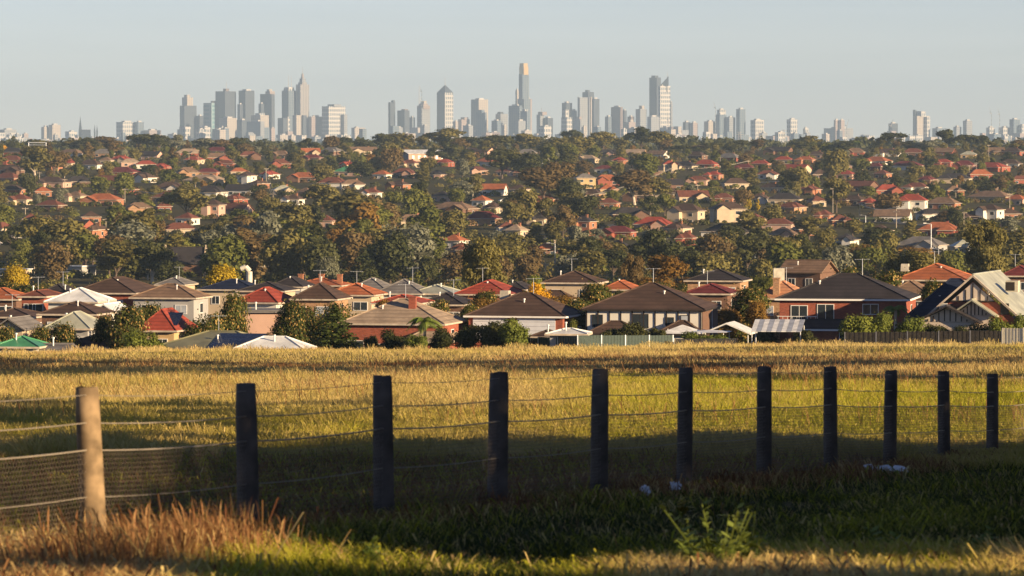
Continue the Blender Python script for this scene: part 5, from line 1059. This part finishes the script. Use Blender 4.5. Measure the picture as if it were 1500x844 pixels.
# tall tawny clumps at left
def clump(cx, cd, n, rad, hh_, label, tone0, name='grass_clump'):
    n = int(n*.62)
    x = cx+rng.normal(size=n)*rad*(.6+1.3*rng.random(n)); d = cd+rng.normal(size=n)*rad*2.2; tf = vnoise(x*7, d*5, 77)
    return blades(name, x, d, hh_*(.2+.5*rng.random(n)+.75*tf*rng.random(n)), .0035+.004*rng.random(n), np.clip(tone0+.07*rng.normal(size=n), 0, 1), .15+.75*rng.random(n)**1.5, label, 'grass clump', seedhead=.2)
for i, (px_, d_, n, rad, hh_, tn, lb) in enumerate([(30,31.5,2200,.35,.3,.9,'at the left edge'),(110,32,2600,.25,.36,.89,'before the leftmost post'),(190,32,4200,.28,.50,.87,'right of the leftmost post'),(255,32.5,2600,.2,.42,.9,'before the netting'),(300,33,2200,.2,.46,.91,'below the second post'),
        (738,44.5,1200,.16,.28,.97,'at the foot of the fourth post'),(1165,33,1800,.5,.2,.8,'at lower right'),(1360,32,2000,.6,.18,.78,'at the lower right edge')]):
    o = clump(wx(px_, d_), d_, n, rad, hh_, 'x', tn); del o['kind']; tag(o, 'tawny dry grass clump '+lb, 'grass clump', 'dry grass clumps', (px_, 800))

# leafy weeds
def weed(px, top, d, label, n=9, colr='palm', spread=.25, seed=1):
    q = random.Random(seed); X = wx(px, d); z = gz(X, d); h = wz(top, d)-z; T = thing('leafy_weed', label, 'weed', (X, d, z), 0, 'leafy weeds on the verge', (px, 800))
    for s in range(n):
        a = q.random()*6.28; e = q.uniform(.1, 1)*spread; hh_ = h*q.uniform(.45, 1); pts = [Vector((math.cos(a)*e*t, math.sin(a)*e*t, hh_*t+.0)) for t in (0,.35,.7,1)]
        mb = MB(); mb.path(pts, .006, 4); mb.build('stem', LM['shrub'], T); lf = MB()
        for j in range(11):
            t = .25+.75*j/10; p = pts[0].lerp(pts[-1], t); b_ = q.random()*6.28; L = q.uniform(.05, .1)*(1.25-t*.6); dr = Vector((math.cos(b_), math.sin(b_), q.uniform(-.1,.7))).normalized(); sd = dr.cross(Vector((0,0,1))).normalized()*L*.42
            lf.add([p, p+dr*L*.35+sd*.8, p+dr*L*.8+sd*.9, p+dr*L*1.3, p+dr*L*.8-sd*.9, p+dr*L*.35-sd*.8], [(0,1,2,3),(0,3,4,5)])
        lf.build('leaves', LM[colr], T)
weed(1055, 742, 31.5, 'tall pale-leaved weed rising at the bottom right of centre', 22, spread=.4, seed=4); weed(1100, 745, 32.2, 'weed with round yellow-green leaves beside the tallest weed', 8, spread=.2, seed=7); weed(1012, 752, 32, 'slender leafy weed left of the tallest weed', 6, spread=.14, seed=9)
weed(996, 716, 43, 'small weed with a pale yellow head near the fence foot', 4, 'yellow', .1, 11); weed(1300, 765, 34, 'low leafy weed at the lower right', 5, spread=.2, seed=12); weed(535, 790, 32, 'thin weed with upright shoots at lower centre', 4, spread=.15, seed=13); weed(1420, 775, 33, 'low pale weed near the right edge', 5, spread=.22, seed=14); weed(430, 775, 33.5, 'thin grassy weed right of the tawny clumps', 4, spread=.15, seed=15)
# litter
def rag(px, py, wpx, hpx, label, seed, name='litter'):
    i = 0
    dd = np.linspace(33, 70, 300); X_ = (px-750)/F*dd; f = drop(X_, dd)-(py-HY)/F*dd; d = float(dd[np.argmin(abs(f))]); X = wx(px, d); z = gz(X, d); q = random.Random(seed); nx, ny = 12, 6; W, Hh = wpx/F*d, hpx/F*d; vs = []
    for j in range(ny):
        for i in range(nx):
            u, v = i/(nx-1)-.5, j/(ny-1)-.5; vs.append((u*W+q.uniform(-.02,.02), v*.35+q.uniform(-.02,.02), .06+Hh*.6*(1-4*v*v)*(.35+.65*abs(math.sin(u*9+seed)))+q.uniform(0,.05)))
    mb = MB(); mb.add(vs, [(j*nx+i, j*nx+i+1, (j+1)*nx+i+1, (j+1)*nx+i) for j in range(ny-1) for i in range(nx-1)]); o = mb.build(name, mat('plastic_white', (.75,.75,.78), .45, .1, 4)); o.location = (X, d, z)
    sm_ = o.modifiers.new('thick', 'SOLIDIFY'); sm_.thickness = .008; tag(o, label, 'litter', None, (px, py)); return o
rag(1298, 700, 62, 14, 'crumpled white plastic sheet lying on the grass at the fence foot', 2, 'plastic_sheet'); rag(945, 733, 10, 12, 'scrap of white litter near the fifth and sixth posts', 5); rag(990, 726, 13, 10, 'white crumpled wrapper beside the small yellow-headed weed', 7)

# ================================================================== AIR, LIGHT, CAMERA
m = bpy.data.materials.new('haze_air'); m.use_nodes = True; nt = m.node_tree; nt.nodes.remove(nt.nodes['Principled BSDF']); pv = nt.nodes.new('ShaderNodeVolumePrincipled')
pv.inputs['Color'].default_value = (.56,.76,1,1); pv.inputs['Density'].default_value = 4e-5; pv.inputs['Anisotropy'].default_value = 0; nt.links.new(pv.outputs[0], nt.nodes['Material Output'].inputs['Volume'])
q = MB(); q.box((0, 16000, 180), (24000, 33000, 420)); o = q.build('haze', m); struct(o, 'stuff'); o['label'] = 'pale blue haze filling the air towards the city'; o['category'] = 'haze'

sd = Vector((math.cos(SUN_EL)*math.cos(SUN_PHI), -math.cos(SUN_EL)*math.sin(SUN_PHI), math.sin(SUN_EL)))
L = bpy.data.lights.new('sun', 'SUN'); L.energy = 5.0; L.angle = R(.55); L.color = (1, .75, .46); so = bpy.data.objects.new('sun', L); COL.objects.link(so); so.rotation_euler = sd.to_track_quat('Z', 'Y').to_euler()
w = bpy.data.worlds.new('World'); S.world = w; w.use_nodes = True; nt = w.node_tree; bg = nt.nodes['Background']; sk = nt.nodes.new('ShaderNodeTexSky'); sk.sky_type = 'NISHITA'; sk.sun_disc = False
sk.sun_elevation = SUN_EL; sk.sun_rotation = math.atan2(sd.x, sd.y); sk.air_density = .62; sk.dust_density = 0; sk.ozone_density = 1.0; sk.altitude = 50
tcw = nt.nodes.new('ShaderNodeTexCoord'); mp = nt.nodes.new('ShaderNodeMapping'); mp.inputs['Scale'].default_value = (9, 9, 160); nt.links.new(tcw.outputs['Generated'], mp.inputs[0])
nw_ = nt.nodes.new('ShaderNodeTexNoise'); nw_.inputs['Scale'].default_value = 1.3; nw_.inputs['Detail'].default_value = 4; nt.links.new(mp.outputs[0], nw_.inputs['Vector'])
cl = mixc(nt.nodes, nt.links, nw_.outputs['Fac'], (.92,.855,1.0), (1.08,.98,1.13)); mu = nt.nodes.new('ShaderNodeMix'); mu.data_type = 'RGBA'; mu.blend_type = 'MULTIPLY'; mu.inputs[0].default_value = 1
nt.links.new(sk.outputs[0], mu.inputs[6]); nt.links.new(cl, mu.inputs[7]); nt.links.new(mu.outputs[2], bg.inputs[0]); bg.inputs[1].default_value = .05
c = bpy.data.cameras.new('camera'); c.sensor_width = 36; c.lens = 168; c.clip_end = 60000; c.clip_start = 1; c.dof.use_dof = True; c.dof.focus_distance = 480; c.dof.aperture_fstop = 10
co = bpy.data.objects.new('camera', c); COL.objects.link(co); co.location = (0, 0, EYE); co.rotation_euler = (R(90)-math.atan((422-HY)/F), 0, 0); S.camera = co
S.view_settings.view_transform = 'Standard'; S.view_settings.look = 'None'; S.view_settings.gamma = 1; S.view_settings.exposure = 1.12
S.render.engine = 'CYCLES'; S.cycles.volume_bounces = 0; S.cycles.max_bounces = 6; S.cycles.diffuse_bounces = 2; S.cycles.transparent_max_bounces = 4
finish_labels()
print('THINGS', len(REG), 'OBJECTS', len(COL.objects), 'labels unique', len(set(o['label'] for o, _, _ in REG)))
